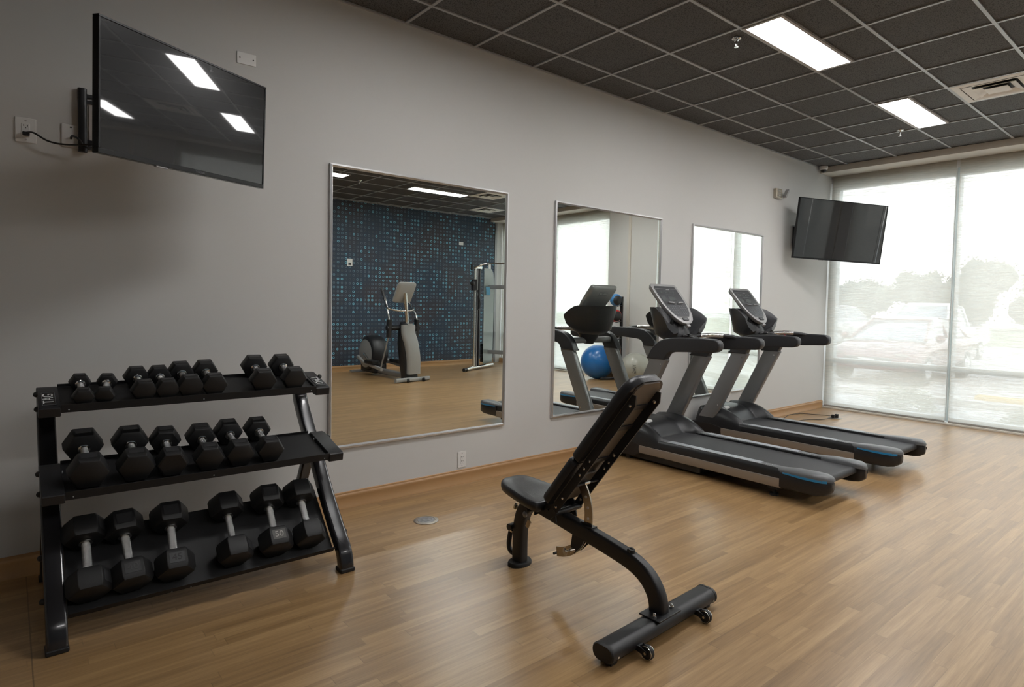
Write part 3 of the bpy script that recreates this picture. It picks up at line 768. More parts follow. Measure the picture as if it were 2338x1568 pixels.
# ------------------------------------------------------------------ weight bench  (local: x lateral, y toward wall, z up)
BN = thing('weight_bench', 'black adjustable weight bench with steep backrest on the open floor', 'weight bench', (-1.838, -2.408, 0), R_(2.5))
def b_(name, mb, m, par=None, **k): return make(name, mb, m, parent=par or BN, **k)
oval = rrect(.108, .070, .034, 6)
b_('base_bar', MB().sweep([(-.385, .02, .052), (.385, .02, .052)], [(a, b) for a, b in oval], lat=(0, 1, 0)), 'blackmetal')
for s in (-1, 1):
    b_('end_cap', MB().ring_loft([[(s*(.382+dx), .02+a*k, .052+b*k) for a, b in oval] for dx, k in ((0, 1.03), (.014, 1.03), (.020, .93))]), 'rubber')
    b_('end_screw', MB().cyl((s*.365, -.034, .045), (s*.365, -.037, .045), .005, 8), 'chrome')
    b_('floor_pad', MB().bb(s*.36-.02, s*.36+.02, -.01, .05, 0, .02), 'rubber', bevel=.004)
    # wheels
    wx = s*.225
    wh = b_('transport_wheel', MB().lathe([(.010, -.011), (.024, -.011), (.030, -.007), (.030, .007), (.024, .011), (.010, .011)], (wx, -.075, .032), (1, 0, 0), 24), 'rubber')
    b_('wheel_rim', MB().lathe([(.0255, -.012), (.0275, -.0125), (.0275, .0125), (.0255, .012)], (wx, -.075, .032), (1, 0, 0), 24, caps=False).cyl((wx-.02, -.075, .032), (wx+.02, -.075, .032), .006, 10), 'chrome', par=wh)
    b_('wheel_fork', MB().prism([(-.028, .045), (-.045, .052), (-.085, .040), (-.085, .025), (-.06, .022), (-.028, .028)], 'x', wx-.018, wx-.014).prism([(-.028, .045), (-.045, .052), (-.085, .040), (-.085, .025), (-.06, .022), (-.028, .028)], 'x', wx+.014, wx+.018).bb(wx-.018, wx+.018, -.042, -.026, .028, .05), 'blackmetal', bevel=.001)
b_('joint_plate', MB().bb(-.085, .085, -.035, .075, .086, .093), 'blackmetal', bevel=.002)
for s in (-1, 1):
    b_('bolt', MB().cyl((s*.066, .005, .093), (s*.066, .005, .100), .011, 6).lathe([(.007, 0), (.007, .008), (.003, .013)], (s*.066, .005, .10), (0, 0, 1), 12), 'chrome')
tubesec = rrect(.058, .080, .014)
sp_path = spl([(0, .028, .090), (0, .030, .12), (0, .044, .165), (0, .080, .215), (0, .135, .252), (0, .21, .277), (0, .35, .303), (0, .55, .334), (0, .74, .364), (0, .82, .374), (0, .885, .352), (0, .925, .300), (0, .945, .235), (0, .952, .15), (0, .952, .015)], 5)
b_('main_tube', MB().sweep(sp_path, tubesec), 'blackmetal')
b_('front_foot', MB().ring_loft([[(a*k, .952+b*k, z) for a, b in circ(.076, 28, .056)] for z, k in ((0, 1), (.014, 1), (.022, .92), (.022, .7))]), 'rubber')
b_('top_bumper', MB().lathe([(.020, -.01), (.020, .012), (.016, .020), (.008, .020), (.007, .012)], (0, .19, .305), (0, -.12, .99), 16), 'rubber')
# backrest
BO = Vector((0, .62, .44)); ang_b = R_(52.3)
bd_ = Vector((0, -math.cos(ang_b), math.sin(ang_b))); bm_ = Vector((0, math.sin(ang_b), math.cos(ang_b)))
def BP(x, t_, h_): return Vector((x, 0, 0))+BO+bd_*t_+bm_*h_
def pad(t0, t1, w0, w1, th, r0, r1, name):
    """cushion: outline in (x,t), thickness h 0..th with rounded top edge"""
    def outline(k):
        pts = []
        a0, a1 = w0/2-k, w1/2-k; s0, s1 = t0+k, t1-k
        def arc(cx, ct, r, d0, n=5):
            for i in range(n+1):
                an = R_(d0+90*i/n); pts.append((cx+r*math.cos(an), ct+r*math.sin(an)))
        ra, rb = max(r0-k, .004), max(r1-k, .004)
        arc(a1-rb, s1-rb, rb, 0); arc(-a1+rb, s1-rb, rb, 90); arc(-a0+ra, s0+ra, ra, 180); arc(a0-ra, s0+ra, ra, 270)
        return pts
    rings = [[BP(x, t_, h_) for x, t_ in outline(k)] for h_, k in ((.004, .006), (.004, .0), (th*.45, -.003), (th*.8, .0), (th*.95, .008), (th, .020), (th+.002, .05))]
    b_(name, MB().ring_loft(rings), 'vinyl', ang=50)
    seam = MB().tube([BP(x, t_, th*.82) for x, t_ in outline(-.0015)]+[BP(*outline(-.0015)[0], th*.82)], .0016, 6)
pad(.0, .318, .262, .262, .058, .03, .018, 'lower_back_pad')
pad(.326, .858, .262, .262, .058, .018, .085, 'upper_back_pad')
for bo_ in ([(-.088, .02), (.088, .02), (.088, .215), (-.088, .215)], [(-.088, .335), (.088, .335), (.088, .82), (.06, .850), (-.06, .850), (-.088, .82)]):
    b_('backing_board', MB().ring_loft([[BP(x, t_, h_) for x, t_ in bo_] for h_ in (-.004, .006)]), 'plywood')
for s in (-1, 1):
    x0_, x1_ = s*.092-.004, s*.092+.004
    rp = MB().ring_loft([[BP(x, t_, h_) for t_, h_ in ((-.075, -.005), (-.07, -.036), (-.03, -.048), (.76, -.048), (.80, -.022), (.79, -.004))] for x in (x0_, x1_)])
    rl = b_('side_rail', rp, 'blackmetal')
    for t_ in (.02, .09, .27, .315, .37, .745):
        p_ = BP(s*.096, t_, -.027); b_('rail_bolt', MB().lathe([(.008, 0), (.008, .004), (.003, .008)], p_, (s, 0, 0), 10), 'chrome', par=rl)
        p_ = BP(s*.088, t_, -.027); b_('rail_bolt', MB().lathe([(.009, 0), (.009, .004), (.003, .008)], p_, (-s, 0, 0), 10), 'chrome', par=rl)
for t_ in (.14, .33, .56, .70):
    b_('cross_strap', MB().ring_loft([[BP(x, q0, h_) for q0, h_ in ((t_-.014, -.006), (t_+.014, -.006), (t_+.014, -.012), (t_-.014, -.012))] for x in (-.09, .09)]), 'blackmetal')
b_('pivot_tube', MB().cyl((-.095, .655, .392), (.085, .655, .392), .017), 'blackmetal')
b_('pivot_tube', MB().cyl((-.098, .600, .402), (.098, .600, .402), .015), 'blackmetal')
for s in (-1, 1): b_('pivot_bracket', MB().prism([(.60, .35), (.73, .37), (.70, .43), (.65, .455), (.62, .43)], 'x', s*.076-.0035, s*.076+.0035), 'blackmetal')
# perforated sector plate
cy, cz, ro, ri = .70, .408, .272, .222
sec_p = []
aa = [R_(140+(262-140)*i/30) for i in range(31)]
pts_o = [(cy+ro*math.cos(a), cz+ro*math.sin(a)) for a in aa]; pts_i = [(cy+ri*math.cos(a), cz+ri*math.sin(a)) for a in reversed(aa)]
hook = [(.70, .150), (.725, .175), (.70, .195)]
sm_ = MB()
n_ = len(aa)
for xs_ in (-.004, .004):
    sm_.v += [Vector((xs_, y, z)) for y, z in pts_o]+[Vector((xs_, y, z)) for y, z in reversed(pts_i)]
for i in range(n_-1):
    sm_.f += [(i, i+1, n_+i+1, n_+i), (2*n_+i, 2*n_+n_+i, 2*n_+n_+i+1, 2*n_+i+1), (i, 2*n_+i, 2*n_+i+1, i+1), (n_+i, n_+i+1, 3*n_+i+1, 3*n_+i)]
sm_.f += [(0, n_, 3*n_, 2*n_), (n_-1, 2*n_+n_-1, 3*n_+n_-1, 2*n_-1)]
sp_ = b_('angle_sector', sm_, 'dullchrome', ang=40)
hs = MB()
for k in range(8):
    a = R_(158+k*12.5); hs.cyl((-.0055, cy+.247*math.cos(a), cz+.247*math.sin(a)), (.0055, cy+.247*math.cos(a), cz+.247*math.sin(a)), .0075, 10)
b_('sector_holes', hs, 'whitemark', par=sp_)
b_('sector_stop', MB().cyl((-.014, .675, .150), (.014, .675, .150), .007, 10), 'rubber')
b_('sector_link', MB().box((0, .495, .580), (.036, .050, .014), Matrix.Rotation(R_(40), 3, 'X')).cyl((-.02, .475, .572), (.02, .475, .572), .011), 'chrome')
b_('sector_axle', MB().cyl((-.088, .475, .568), (.088, .475, .568), .006), 'blackmetal')
b_('slot_guide', MB().bb(-.022, .022, .415, .505, .352, .360).bb(-.010, -.006, .425, .495, .36, .372), 'blackmetal')
b_('pin_bracket', MB().prism([(.455, .29), (.535, .30), (.545, .235), (.52, .205), (.475, .25)], 'x', -.028, -.020).prism([(.455, .29), (.535, .30), (.545, .235), (.52, .205), (.475, .25)], 'x', .020, .028), 'blackmetal')
b_('pull_pin', MB().cyl((-.02, .52, .222), (-.045, .535, .218), .011).cyl((-.045, .535, .218), (-.065, .545, .215), .006).lathe([(.008, 0), (.019, .004), (.019, .012), (.012, .016)], (-.060, .543, .216), (-.9, .4, -.1), 20), 'dullchrome')
# seat
seat_o = [(.135, .700), (.140, .76), (.128, .88), (.108, .98), (.085, 1.025), (.045, 1.048), (-.045, 1.048), (-.085, 1.025), (-.108, .98), (-.128, .88), (-.140, .76), (-.135, .700), (-.10, .685), (.10, .685)]
def seat_ring(z, k): return [(x*k, .86+(y-.86)*k, z+(y-.86)*.10) for x, y in seat_o]
so = spl([(x, y, 0) for x, y in seat_o]+[(seat_o[0][0], seat_o[0][1], 0)], 3)[:-1]
def sr(z, k): return [(p.x*k, .86+(p.y-.86)*k, z+(p.y-.86)*.10) for p in so]
b_('seat_pad', MB().ring_loft([sr(.405, .93), sr(.410, .98), sr(.430, 1.01), sr(.446, 1.0), sr(.455, .965), sr(.459, .90), sr(.460, .6)]), 'vinyl', ang=50)
b_('seat_bracket', MB().bb(-.03, .03, .72, .98, .388, .404).prism([(.86, .40), (.90, .40), (.885, .285), (.855, .300)], 'x', -.046, -.040).prism([(.86, .40), (.90, .40), (.885, .285), (.855, .300)], 'x', .040, .046), 'blackmetal')
b_('seat_bolt', MB().lathe([(.016, 0), (.016, .006), (.008, .010)], (-.046, .865, .315), (-1, 0, 0), 16), 'greyframe')
b_('seat_lever', MB().box((-.05, .835, .27), (.006, .026, .045), Matrix.Rotation(R_(25), 3, 'X')), 'dullchrome')
b_('pull_pin', MB().cyl((0, .925, .31), (-.01, .975, .322), .010).lathe([(.010, 0), (.019, .004), (.019, .012), (.012, .016)], (-.01, .972, .322), (-.3, .9, .2), 20), 'dullchrome')
b_('handle_boss', MB().cyl((-.045, 1.000, .205), (.045, 1.000, .205), .019).bb(-.02, .02, .965, 1.0, .192, .218), 'rubber')
b_('carry_handle', MB().tube(spl([(0, 1.015, .195), (0, 1.035, .15), (0, 1.045, .09), (0, 1.035, .055), (0, 1.005, .045), (0, .98, .055)], 5), .0145, 12), 'rubber')
b_('handle_collar', MB().cyl((0, 1.016, .178), (0, 1.022, .168), .0165), 'chrome')

# ------------------------------------------------------------------ treadmills (local x lateral, y = world y + 1.1)
SGN = 1
def treadmill(cx, label, clip=False, first=None):
    T = thing('treadmill', label, 'treadmill', (cx, -1.1, 0), 0, 'treadmills')
    def k_(name, mb, m, par=None, **k): return make(name, mb.move((0, 1.1, 0)), m, parent=par or T, **k)
    # belt and bed
    r = .030
    prof = [(-.42, .215), (-2.055, .215)]+[(-2.055+r*math.cos(R_(a)), .185+r*math.sin(R_(a))) for a in range(105, 271, 15)]+[(-1.2, .150), (-.42, .150)]
    k_('running_belt', MB().prism(prof, 'x', -.262, .262), 'belt', ang=40)
    k_('underframe', MB().bb(-.30, .30, -1.78, -.30, .06, .145).bb(-.33, .33, -1.05, -.12, .02, .10), 'black', bevel=.01)
    for s in (-1, 1):
        xo, xi = s*.370, s*.266
        # foot rail
        pr_ = [(xo, .160), (xo, .205), (xo-s*.010, .225), (xo-s*.022, .234), (xi+s*.006, .234), (xi, .228), (xi, .150), (xo-s*.03, .150)]
        k_('foot_rail', MB().ring_loft([[(x, y, z) for x, z in pr_] for y in (-.30, -1.80)]), 'satinblack', ang=40)
        g = MB()
        for j in range(8):
            xx = s*(.281+j*.0092); g.bb(xx-.0026, xx+.0026, -1.60, -.72, .233, .2385)
        k_('grip_ridges', g, 'ridge', flat=True)
        k_('rail_top_strip', MB().bb(min(s*.274, s*.350), max(s*.274, s*.350), -1.80, -.62, .230, .2348), 'greytop')
        for j in (0, 1, 2):
            k_('touch_mark', MB().tube([(s*(.30+.02*math.cos(a_)), -1.64-j*.05+.010*math.sin(a_), .2358) for a_ in [R_(q_) for q_ in range(-100, 101, 20)]], .0012, 5), 'ridge')
        # side panel
        sp2 = [(s*.362, .162), (s*.376, .155), (s*.378, .120), (s*.370, .088), (s*.355, .080), (s*.34, .082), (s*.34, .160)]
        k_('side_panel', MB().ring_loft([[(x, y, z) for x, z in sp2] for y in (-.42, -1.785)]), 'sidepanel', ang=30)
        # nose side
        np_ = [(-.04, .035), (-.02, .10), (-.06, .19), (-.30, .19), (-.44, .162), (-.42, .078), (-.36, .045)]
        k_('nose_side', MB().prism(np_, 'x', min(s*.30, s*.374), max(s*.30, s*.374)), 'black', bevel=.01)
        # rear cap, lofted along y
        rings = []
        for y, xo_, xi_, z0, z1 in ((-1.775, .378, .266, .086, .212), (-1.95, .380, .262, .086, .214), (-2.05, .378, .262, .090, .214), (-2.10, .368, .262, .100, .212), (-2.13, .345, .268, .118, .205), (-2.142, .31, .275, .135, .195)):
            c_ = .016
            rings.append([(s*xo_, y, z0+c_), (s*xo_, y, z1-.004), (s*(xo_-.004), y, z1), (s*(xi_+.004), y, z1), (s*xi_, y, z1-c_), (s*xi_, y, z0+c_), (s*(xi_+c_), y, z0), (s*(xo_-c_), y, z0)])
        cap = k_('rear_cap', MB().ring_loft(rings), 'black', ang=50)
        # grey top of cap, swelling upward
        rings = []
        for y, xo_, xi_, z1 in ((-1.70, .352, .285, .236), (-1.80, .372, .270, .240), (-1.88, .382, .252, .247), (-2.02, .383, .245, .250), (-2.09, .374, .246, .248), (-2.125, .350, .258, .240), (-2.145, .315, .272, .226)):
            rings.append([(s*xo_, y, .206), (s*(xo_+.0), y, z1-.018), (s*(xo_-.010), y, z1-.006), (s*(xo_-.022), y, z1), (s*(xi_+.015), y, z1), (s*(xi_+.004), y, z1-.005), (s*xi_, y, z1-.014), (s*xi_, y, .206)])
        k_('rear_cap_top', MB().ring_loft(rings), 'greytop', ang=60, par=cap).location = (0, 0, 0)
        st = []
        for y, xo_ in ((-1.80, .380), (-1.95, .3835), (-2.05, .3815), (-2.095, .371), (-2.120, .353)):
            zt = .196 if y < -1.85 else .204
            st.append([(s*(xo_-.004), y, zt), (s*(xo_+.0016), y, zt), (s*(xo_+.0016), y, .2135), (s*(xo_-.004), y, .2135)])
        k_('blue_stripe', MB().ring_loft(st), 'blue', par=cap)
        k_('cap_notch', MB().bb(min(s*.318, s*.326), max(s*.318, s*.326), -2.144, -2.136, .165, .19), 'ink', par=cap)
        # rear foot
        k_('levelling_foot', MB().cyl((s*.30, -1.70, 0), (s*.30, -1.70, .018), .034).cyl((s*.30, -1.70, .018), (s*.30, -1.70, .075), .012).bb(s*.30-.03, s*.30+.03, -1.74, -1.66, .055, .09), 'black')
        k_('levelling_foot', MB().cyl((s*.30, -.25, 0), (s*.30, -.25, .03), .034), 'black')
        # upright
        up = [(s*.338, -.16, .14), (s*.338, -.30, .36), (s*.338, -.56, .895), (s*.338, -.62, 1.01)]
        u_ = k_('upright', MB().sweep(up, rrect(.062, .168, .016), lat=(1, 0, 0)), 'greyframe')
        for (yy, zz) in ((-.585, .985), (-.66, .985), (-.635, .935), (-.37, .40)):
            k_('upright_bolt', MB().cyl((s*.303, yy, zz), (s*.373, yy, zz), .006, 8), 'chrome', par=u_)
        # hand rail
        ho = spl([(0, -.478, .975), (0, -.512, 1.045), (0, -.556, 1.102), (0, -.615, 1.146), (0, -.70, 1.174), (0, -.82, 1.186), (0, -1.0, 1.190), (0, -1.165, 1.188)], 3)
        ho += [Vector((0, y, z)) for y, z in ((-1.195, 1.182), (-1.214, 1.168), (-1.222, 1.146), (-1.222, 1.118), (-1.210, 1.095), (-1.188, 1.082))]
        ho += spl([(0, -1.16, 1.076), (0, -1.0, 1.068), (0, -.86, 1.060), (0, -.76, 1.052), (0, -.715, 1.036), (0, -.692, 1.008), (0, -.676, .975)], 3)
        rings = []
        cyy, czz = -.85, 1.10
        for xx, k in ((-.040, .86), (-.039, .93), (-.033, .98), (-.022, 1.0), (.022, 1.0), (.033, .98), (.039, .93), (.040, .86)):
            inset = (1-k)*.085
            pts = []
            for q_, p in enumerate(ho):
                a_ = ho[q_-1]; b_2 = ho[(q_+1) % len(ho)]; t_ = (b_2-a_); nn_ = Vector((0, t_.z, -t_.y)).normalized()
                pts.append((s*.338+xx, p.y-nn_.y*inset*SGN, p.z-nn_.z*inset*SGN))
            rings.append(pts)
        k_('handrail', MB().ring_loft(rings), 'greyblack', ang=50)
        # heart rate grip
        gp = spl([(s*.05, -.60, 1.165), (s*.11, -.70, 1.185), (s*.20, -.80, 1.195), (s*.28, -.90, 1.190), (s*.325, -1.0, 1.172)], 6)
        k_('grip_bar', MB().tube(gp, .019, 12), 'greyblack')
        k_('pulse_sensor', MB().tube(gp[7:17], .0205, 12), 'chrome')
    k_('crossbar', MB().cyl((-.33, -.60, 1.075), (.33, -.60, 1.075), .033, 20), 'greyframe')
    # hood
    N, Mx = 26, 22; hv = MB(); top = []
    def sm(t): t = max(0, min(1, t)); return t*t*(3-2*t)
    for i in range(N+1):
        v = i/N
        for j in range(Mx+1):
            x = -.372+.744*j/Mx; ax_ = abs(x)
            yr = -.50-.155*sm((ax_-.225)/.07)
            y = yr+(-.045-yr)*v
            dish = .366-.022*sm((ax_-.10)/.16)
            tt_ = max(0, min(1, (y-yr)/(abs(yr)-.25)))
            rise = 1-(1-tt_)**2.2
            z = .212+(dish-.212)*rise
            ridge = .030*sm((ax_-.235)/.04)*(1-sm((ax_-.335)/.037))*math.sin(PI*min(1, max(0, (y-yr)/.60)))**.6 if y > yr else 0
            z += ridge+.02*sm((ax_-.24)/.03)*(1-rise)
            z -= (z-.17)*sm((ax_-.335)/.037)*.60
            if y > -.15: z -= (z-.10)*sm((y+.15)/.12)**1.2
            hv.v.append(Vector((x, y, z)))
    W_ = Mx+1
    for i in range(N):
        for j in range(Mx): hv.f.append((i*W_+j, i*W_+j+1, (i+1)*W_+j+1, (i+1)*W_+j))
    nb = len(hv.v)
    border = [j for j in range(W_)]+[i*W_+Mx for i in range(1, N+1)]+[N*W_+j for j in range(Mx-1, -1, -1)]+[i*W_ for i in range(N-1, 0, -1)]
    for q_ in border: p = hv.v[q_]; hv.v.append(Vector((p.x, p.y, .10)))
    for a in range(len(border)):
        b = (a+1) % len(border); hv.f.append((border[a], border[b], nb+b, nb+a))
    hood = k_('motor_cover', hv, 'satinblack', ang=70)
    k_('cover_badge', MB().ring_loft([[(-.145+a, -.345+b, .212+.150*(1-(1-(.155+b)/.25)**2.2)+z) for a, b in rrect(.095, .034, .013)] for z in (-.006, .009)]), 'white', par=hood)
    # console
    def CP(u, v, h): return Vector((u-.045, -.695+v*.642+h*-.767, 1.300+v*.767+h*.642))
    base = MB().ring_loft([[(a*.05-.03, -.60+b*.05, 1.035) for a, b in circ(1, 20)], [(a*.10-.03, -.60+b*.08, 1.09) for a, b in circ(1, 20)], [(a*.15-.04, -.59+b*.10, 1.16) for a, b in circ(1, 20)], [(a*.13-.045, -.58+b*.09, 1.23) for a, b in circ(1, 20)], [(a*.06-.045, -.56+b*.05, 1.33) for a, b in circ(1, 20)], [(a*.05-.045, -.56+b*.04, 1.40) for a, b in circ(1, 20)]])
    k_('console_neck', base, 'black', ang=60)
    bw = []
    NB = 28
    for i in range(NB+1):
        q_ = -1+2*i/NB; th = q_*R_(82)
        def pt(rad, z): return Vector((rad*1.13*math.sin(th)-.028, -.715+rad*1.36*math.cos(th), z))
        e = max(0, (abs(q_)-.72)/.28)**1.5
        zt = 1.448-.100*e; zb = 1.140+.065*q_**4
        bw.append([pt(.190, zb), pt(.256, zb+.05), pt(.298, zt-.02), pt(.300, zt), pt(.284, zt), pt(.272, zt-.03), pt(.215, zb+.085), pt(.160, zb+.045), pt(.120+.03*e, zb+.055), pt(.115+.03*e, zb+.015)])
    k_('console_tray', MB().ring_loft(bw), 'greyblack', ang=50)
    def uo(k=0., top=.483, n=6):
        hw = .198; pts = []
        for i in range(n+1):
            a = R_(90*i/n); pts.append((hw-.03+.03*math.cos(R_(0)+a), top-.03+.03*math.sin(a)))
        for i in range(n+1):
            a = R_(90+90*i/n); pts.append((-hw+.03+.03*math.cos(a), top-.03+.03*math.sin(a)))
        left = [(-.198, .33), (-.194, .25), (-.182, .18), (-.158, .11), (-.118, .05), (-.062, .012), (0, 0)]
        pts += left+[(-x, y) for x, y in reversed(left[:-1])]
        cx_, cy_ = 0, .26
        out = []
        for x, y in pts:
            sx = (abs(x)-k)/abs(x) if abs(x) > 1e-6 else 1
            out.append((x*max(0, sx), cy_+(y-cy_)*(1-k/.24)))
        return out
    disp = k_('console', MB().ring_loft([[CP(x*.80, .24+(y-.24)*.85, -.052) for x, y in uo()], [CP(x*.93, .24+(y-.24)*.95, -.044) for x, y in uo()], [CP(x, y, -.02) for x, y in uo()], [CP(x, y, -.004) for x, y in uo()], [CP(x, y, 0) for x, y in uo(.006)], [CP(x, y, -.003) for x, y in uo(.024)]]), 'silver', ang=50)
    face = [(x, y) for x, y in uo(.030)]
    fc = [(x, max(y, .085+.25*x*x)) for x, y in face]
    k_('keypad_face', MB().ring_loft([[CP(x, y, h) for x, y in fc] for h in (-.006, -.0012)]), 'keypad', par=disp)
    k_('face_line', MB().ring_loft([[CP(x, y, h) for x, y in ((-.166, .420), (.166, .420), (.166, .4225), (-.166, .4225))] for h in (-.002, -.0004)]), 'silver', par=disp)
    text('brand_mark', 'PRECOR', .013, 'whitemark', disp, Matrix.Translation((0, 1.1, 0)) @ basis((1, 0, 0), (0, .642, .767), CP(.02, .412, .0)))
    lc = MB(); ky = MB()
    for (a, b, c, d) in ((-.04, .05, .275, .325), (-.155, -.09, .27, .33), (-.06, .07, .345, .355)): lc.ring_loft([[CP(x, y, h) for x, y in ((a, c), (b, c), (b, d), (a, d))] for h in (-.002, .0002)])
    for a in (-.12, -.05, .01, .07): lc.ring_loft([[CP(x, y, h) for x, y in ((a, .37), (a+.04, .37), (a+.04, .395), (a, .395))] for h in (-.002, .0002)])
    for rr_ in range(5):
        for cc_ in range(9):
            x = -.136+cc_*.034; y = .115+rr_*.022
            if abs(x) > .14-.02*(4-rr_)*.6 or cc_ == 4: continue
            ky.ring_loft([[CP(x+a, y+b, h) for a, b in rrect(.017, .010, .004, 2)] for h in (-.002, .0004)])
    k_('display_window', lc, 'lcd', par=disp); k_('keypad_buttons', ky, 'key', par=disp)
    for s in (-1, 1):
        k_('toggle_lever', MB().ring_loft([[CP(x, y, h) for x, y in ((s*.02, .232), (s*.11, .238), (s*.11, .252), (s*.045, .250))] for h in (-.001, .016)]), 'greyframe', par=disp)
    k_('stop_button', MB().ring_loft([[CP(a, .055+b, h) for a, b in rrect(.085, .036, .010)] for h in (-.004, .003)]), 'black', par=disp)
    k_('device_slot', MB().ring_loft([[CP(a, .055+b, h) for a, b in rrect(.045, .014, .004)] for h in (0, .005)]), 'key', par=disp)
    k_('device_port', MB().ring_loft([[CP(a, -.012+b, h) for a, b in rrect(.05, .022, .004)] for h in (-.03, -.008)]), 'silver', par=disp)
    bk_ = k_('rear_nameplate', MB().ring_loft([[CP(a, .40+b, h) for a, b in rrect(.13, .045, .006)] for h in (-.046, -.055)]), 'greyframe', par=disp)
    text('rear_lettering', 'PRECOR', .028, 'whitemark', bk_, Matrix.Translation((0, 1.1, 0)) @ basis((-1, 0, 0), (0, .642, .767), CP(0, .40, -.0556)))
    if clip:
        c = MB().tube([(.20+.024*math.cos(a), -.80+.01*math.sin(a), 1.19+.026*math.sin(a)) for a in [R_(i*24) for i in range(16)]], .003, 6).tube(spl([(.20, -.80, 1.165), (.24, -.84, 1.13), (.23, -.88, 1.16)], 4), .0025, 6)
        k_('safety_cord', c, 'red')
    return T
treadmill(.815, 'nearer treadmill, its grey deck and blue tipped end closest to the bench')
treadmill(2.19, 'farther treadmill beside the window, red safety cord on its grip', clip=True)

# ------------------------------------------------------------------ elliptical (real y = -(mirror depth)); local y axis points toward the mirrors
EL = thing('elliptical_trainer', 'grey and black elliptical trainer in front of the blue patterned wall', 'elliptical trainer', (1.45, -6.5, 0))
def e_(name, mb, m, par=None, **k): return make(name, mb, m, parent=par or EL, world=True, **k)
def E(x, d, z): return (x, -d, z)          # d = distance from the mirror wall
e_('front_stabiliser', MB().sweep([E(1.17, 5.62, .045), E(1.52, 5.66, .045), E(1.90, 5.70, .045)], rrect(.075, .07, .02), lat=(0, 1, 0)), 'efxgrey')
for x in (1.40, 1.72): e_('stabiliser_wheel', MB().cyl(E(x, 5.60, .035), E(x+.03, 5.60, .035), .035), 'black')
e_('rear_stabiliser', MB().sweep([E(1.12, 7.35, .05), E(1.75, 7.40, .05)], rrect(.07, .05, .015), lat=(0, 1, 0)), 'efxgrey')
e_('base_rail', MB().sweep([E(1.52, 5.75, .09), E(1.45, 7.3, .10)], rrect(.14, .09, .02), lat=(1, 0, 0)), 'greyframe')
# tower core and shell
core = MB().sweep([E(1.56, 5.80, .03), E(1.54, 5.84, .35), E(1.50, 5.86, .70), E(1.47, 5.83, .95), E(1.465, 5.80, 1.06)], rrect(.26, .24, .06), lat=(1, 0, 0), scl=[(1, 1), (1, 1.1), (1, .95), (.85, .7), (.7, .6)])
e_('tower_core', core, 'black', ang=60)
shell = MB().sweep(spl([E(1.575, 5.70, .14), E(1.57, 5.69, .40), E(1.53, 5.70, .68), E(1.480, 5.72, .86), E(1.475, 5.73, 1.03)], 5), rrect(.265, .12, .05), lat=(1, 0, 0))
e_('tower_shell', shell, 'efxgrey', ang=60)
e_('tower_badge', MB().box(E(1.475, 5.655, 1.035), (.09, .02, .035)), 'silver')
e_('console_neck', MB().sweep([E(1.490, 5.80, 1.02), E(1.455, 5.77, 1.30), E(1.42, 5.75, 1.60)], circ(.036, 16), lat=(1, 0, 0)), 'chrome')
def ED(u, v, h): return Vector((1.39+u+v*.10, -(5.84-v*.42), 1.44+v*.90))+Vector((h*.10, h*.90, -h*.42))
con = MB().ring_loft([[ED(a*k, .19+b*k, h) for a, b in rrect(.36, .40, .05)] for h, k in ((-.04, .9), (-.01, 1.0), (.015, 1.0), (.03, .85))])
cn = e_('console', con, 'efxgrey', ang=50)
e_('console_back_panel', MB().ring_loft([[ED(a*k, .16+b*k, h) for a, b in rrect(.30, .30, .04)] for h, k in ((.024, 1), (.036, .95))]), 'panel', par=cn)
e_('console_mark', MB().ring_loft([[ED(a, .33+b, h) for a, b in rrect(.12, .03, .005)] for h in (.026, .033)]), 'white', par=cn)
e_('fixed_handlebar', MB().tube(spl([E(1.20, 6.05, 1.42), E(1.14, 5.95, 1.36), E(1.20, 5.82, 1.30), E(1.42, 5.76, 1.28), E(1.62, 5.82, 1.30), E(1.68, 5.95, 1.36)], 5), .017), 'chrome')
for s, xx in ((-1, 1.16), (1, 1.72)):
    top_d = 5.95 if s < 0 else 6.15
    e_('moving_arm', MB().tube(spl([E(xx+.02*s, top_d+.10, 1.60), E(xx+.01*s, top_d, 1.42), E(xx, 5.88, 1.20), E(xx, 5.85, 1.02)], 5), .017), 'chrome')
    e_('arm_grip', MB().tube([E(xx+.03*s, top_d+.14, 1.68), E(xx+.015*s, top_d+.04, 1.47)], .025, 12), 'rubber')
    e_('pivot_hub', MB().cyl(E(1.46, 5.85, .97), E(xx+s*.05, 5.85, .97), .045), 'black')
    e_('pivot_cover', MB().sweep([E(xx, 5.84, 1.12), E(xx, 5.86, .80)], rrect(.075, .09, .02), lat=(1, 0, 0)), 'black')
    e_('link_rod', MB().tube([E(xx, 5.87, .82), E(xx, 6.15, .22)], .014), 'efxgrey')
    e_('pedal_arm', MB().sweep([E(xx, 6.12, .20), E(xx+.02*-s, 6.9, .26), E(xx+.02*-s, 7.15, .42+.06*s)], rrect(.05, .06, .015), lat=(1, 0, 0)), 'efxgrey')
    e_('foot_pedal', MB().ring_loft([[Vector(E(xx-.02*s+a, 6.55+b, z)) for a, b in rrect(.16, .38, .05)] for z in (.27, .33)]), 'rubber', bevel=.008)
hs_ = MB().lathe([(.06, -.17), (.29, -.165), (.345, -.13), (.36, -.06), (.36, .06), (.345, .13), (.29, .165), (.06, .17)], E(1.46, 7.05, .42), (1, 0, 0), 36)
e_('rear_housing', hs_, 'black', ang=50)
e_('housing_foot', MB().bb(1.33, 1.60, -7.35, -6.75, .05, .25), 'black', bevel=.03)
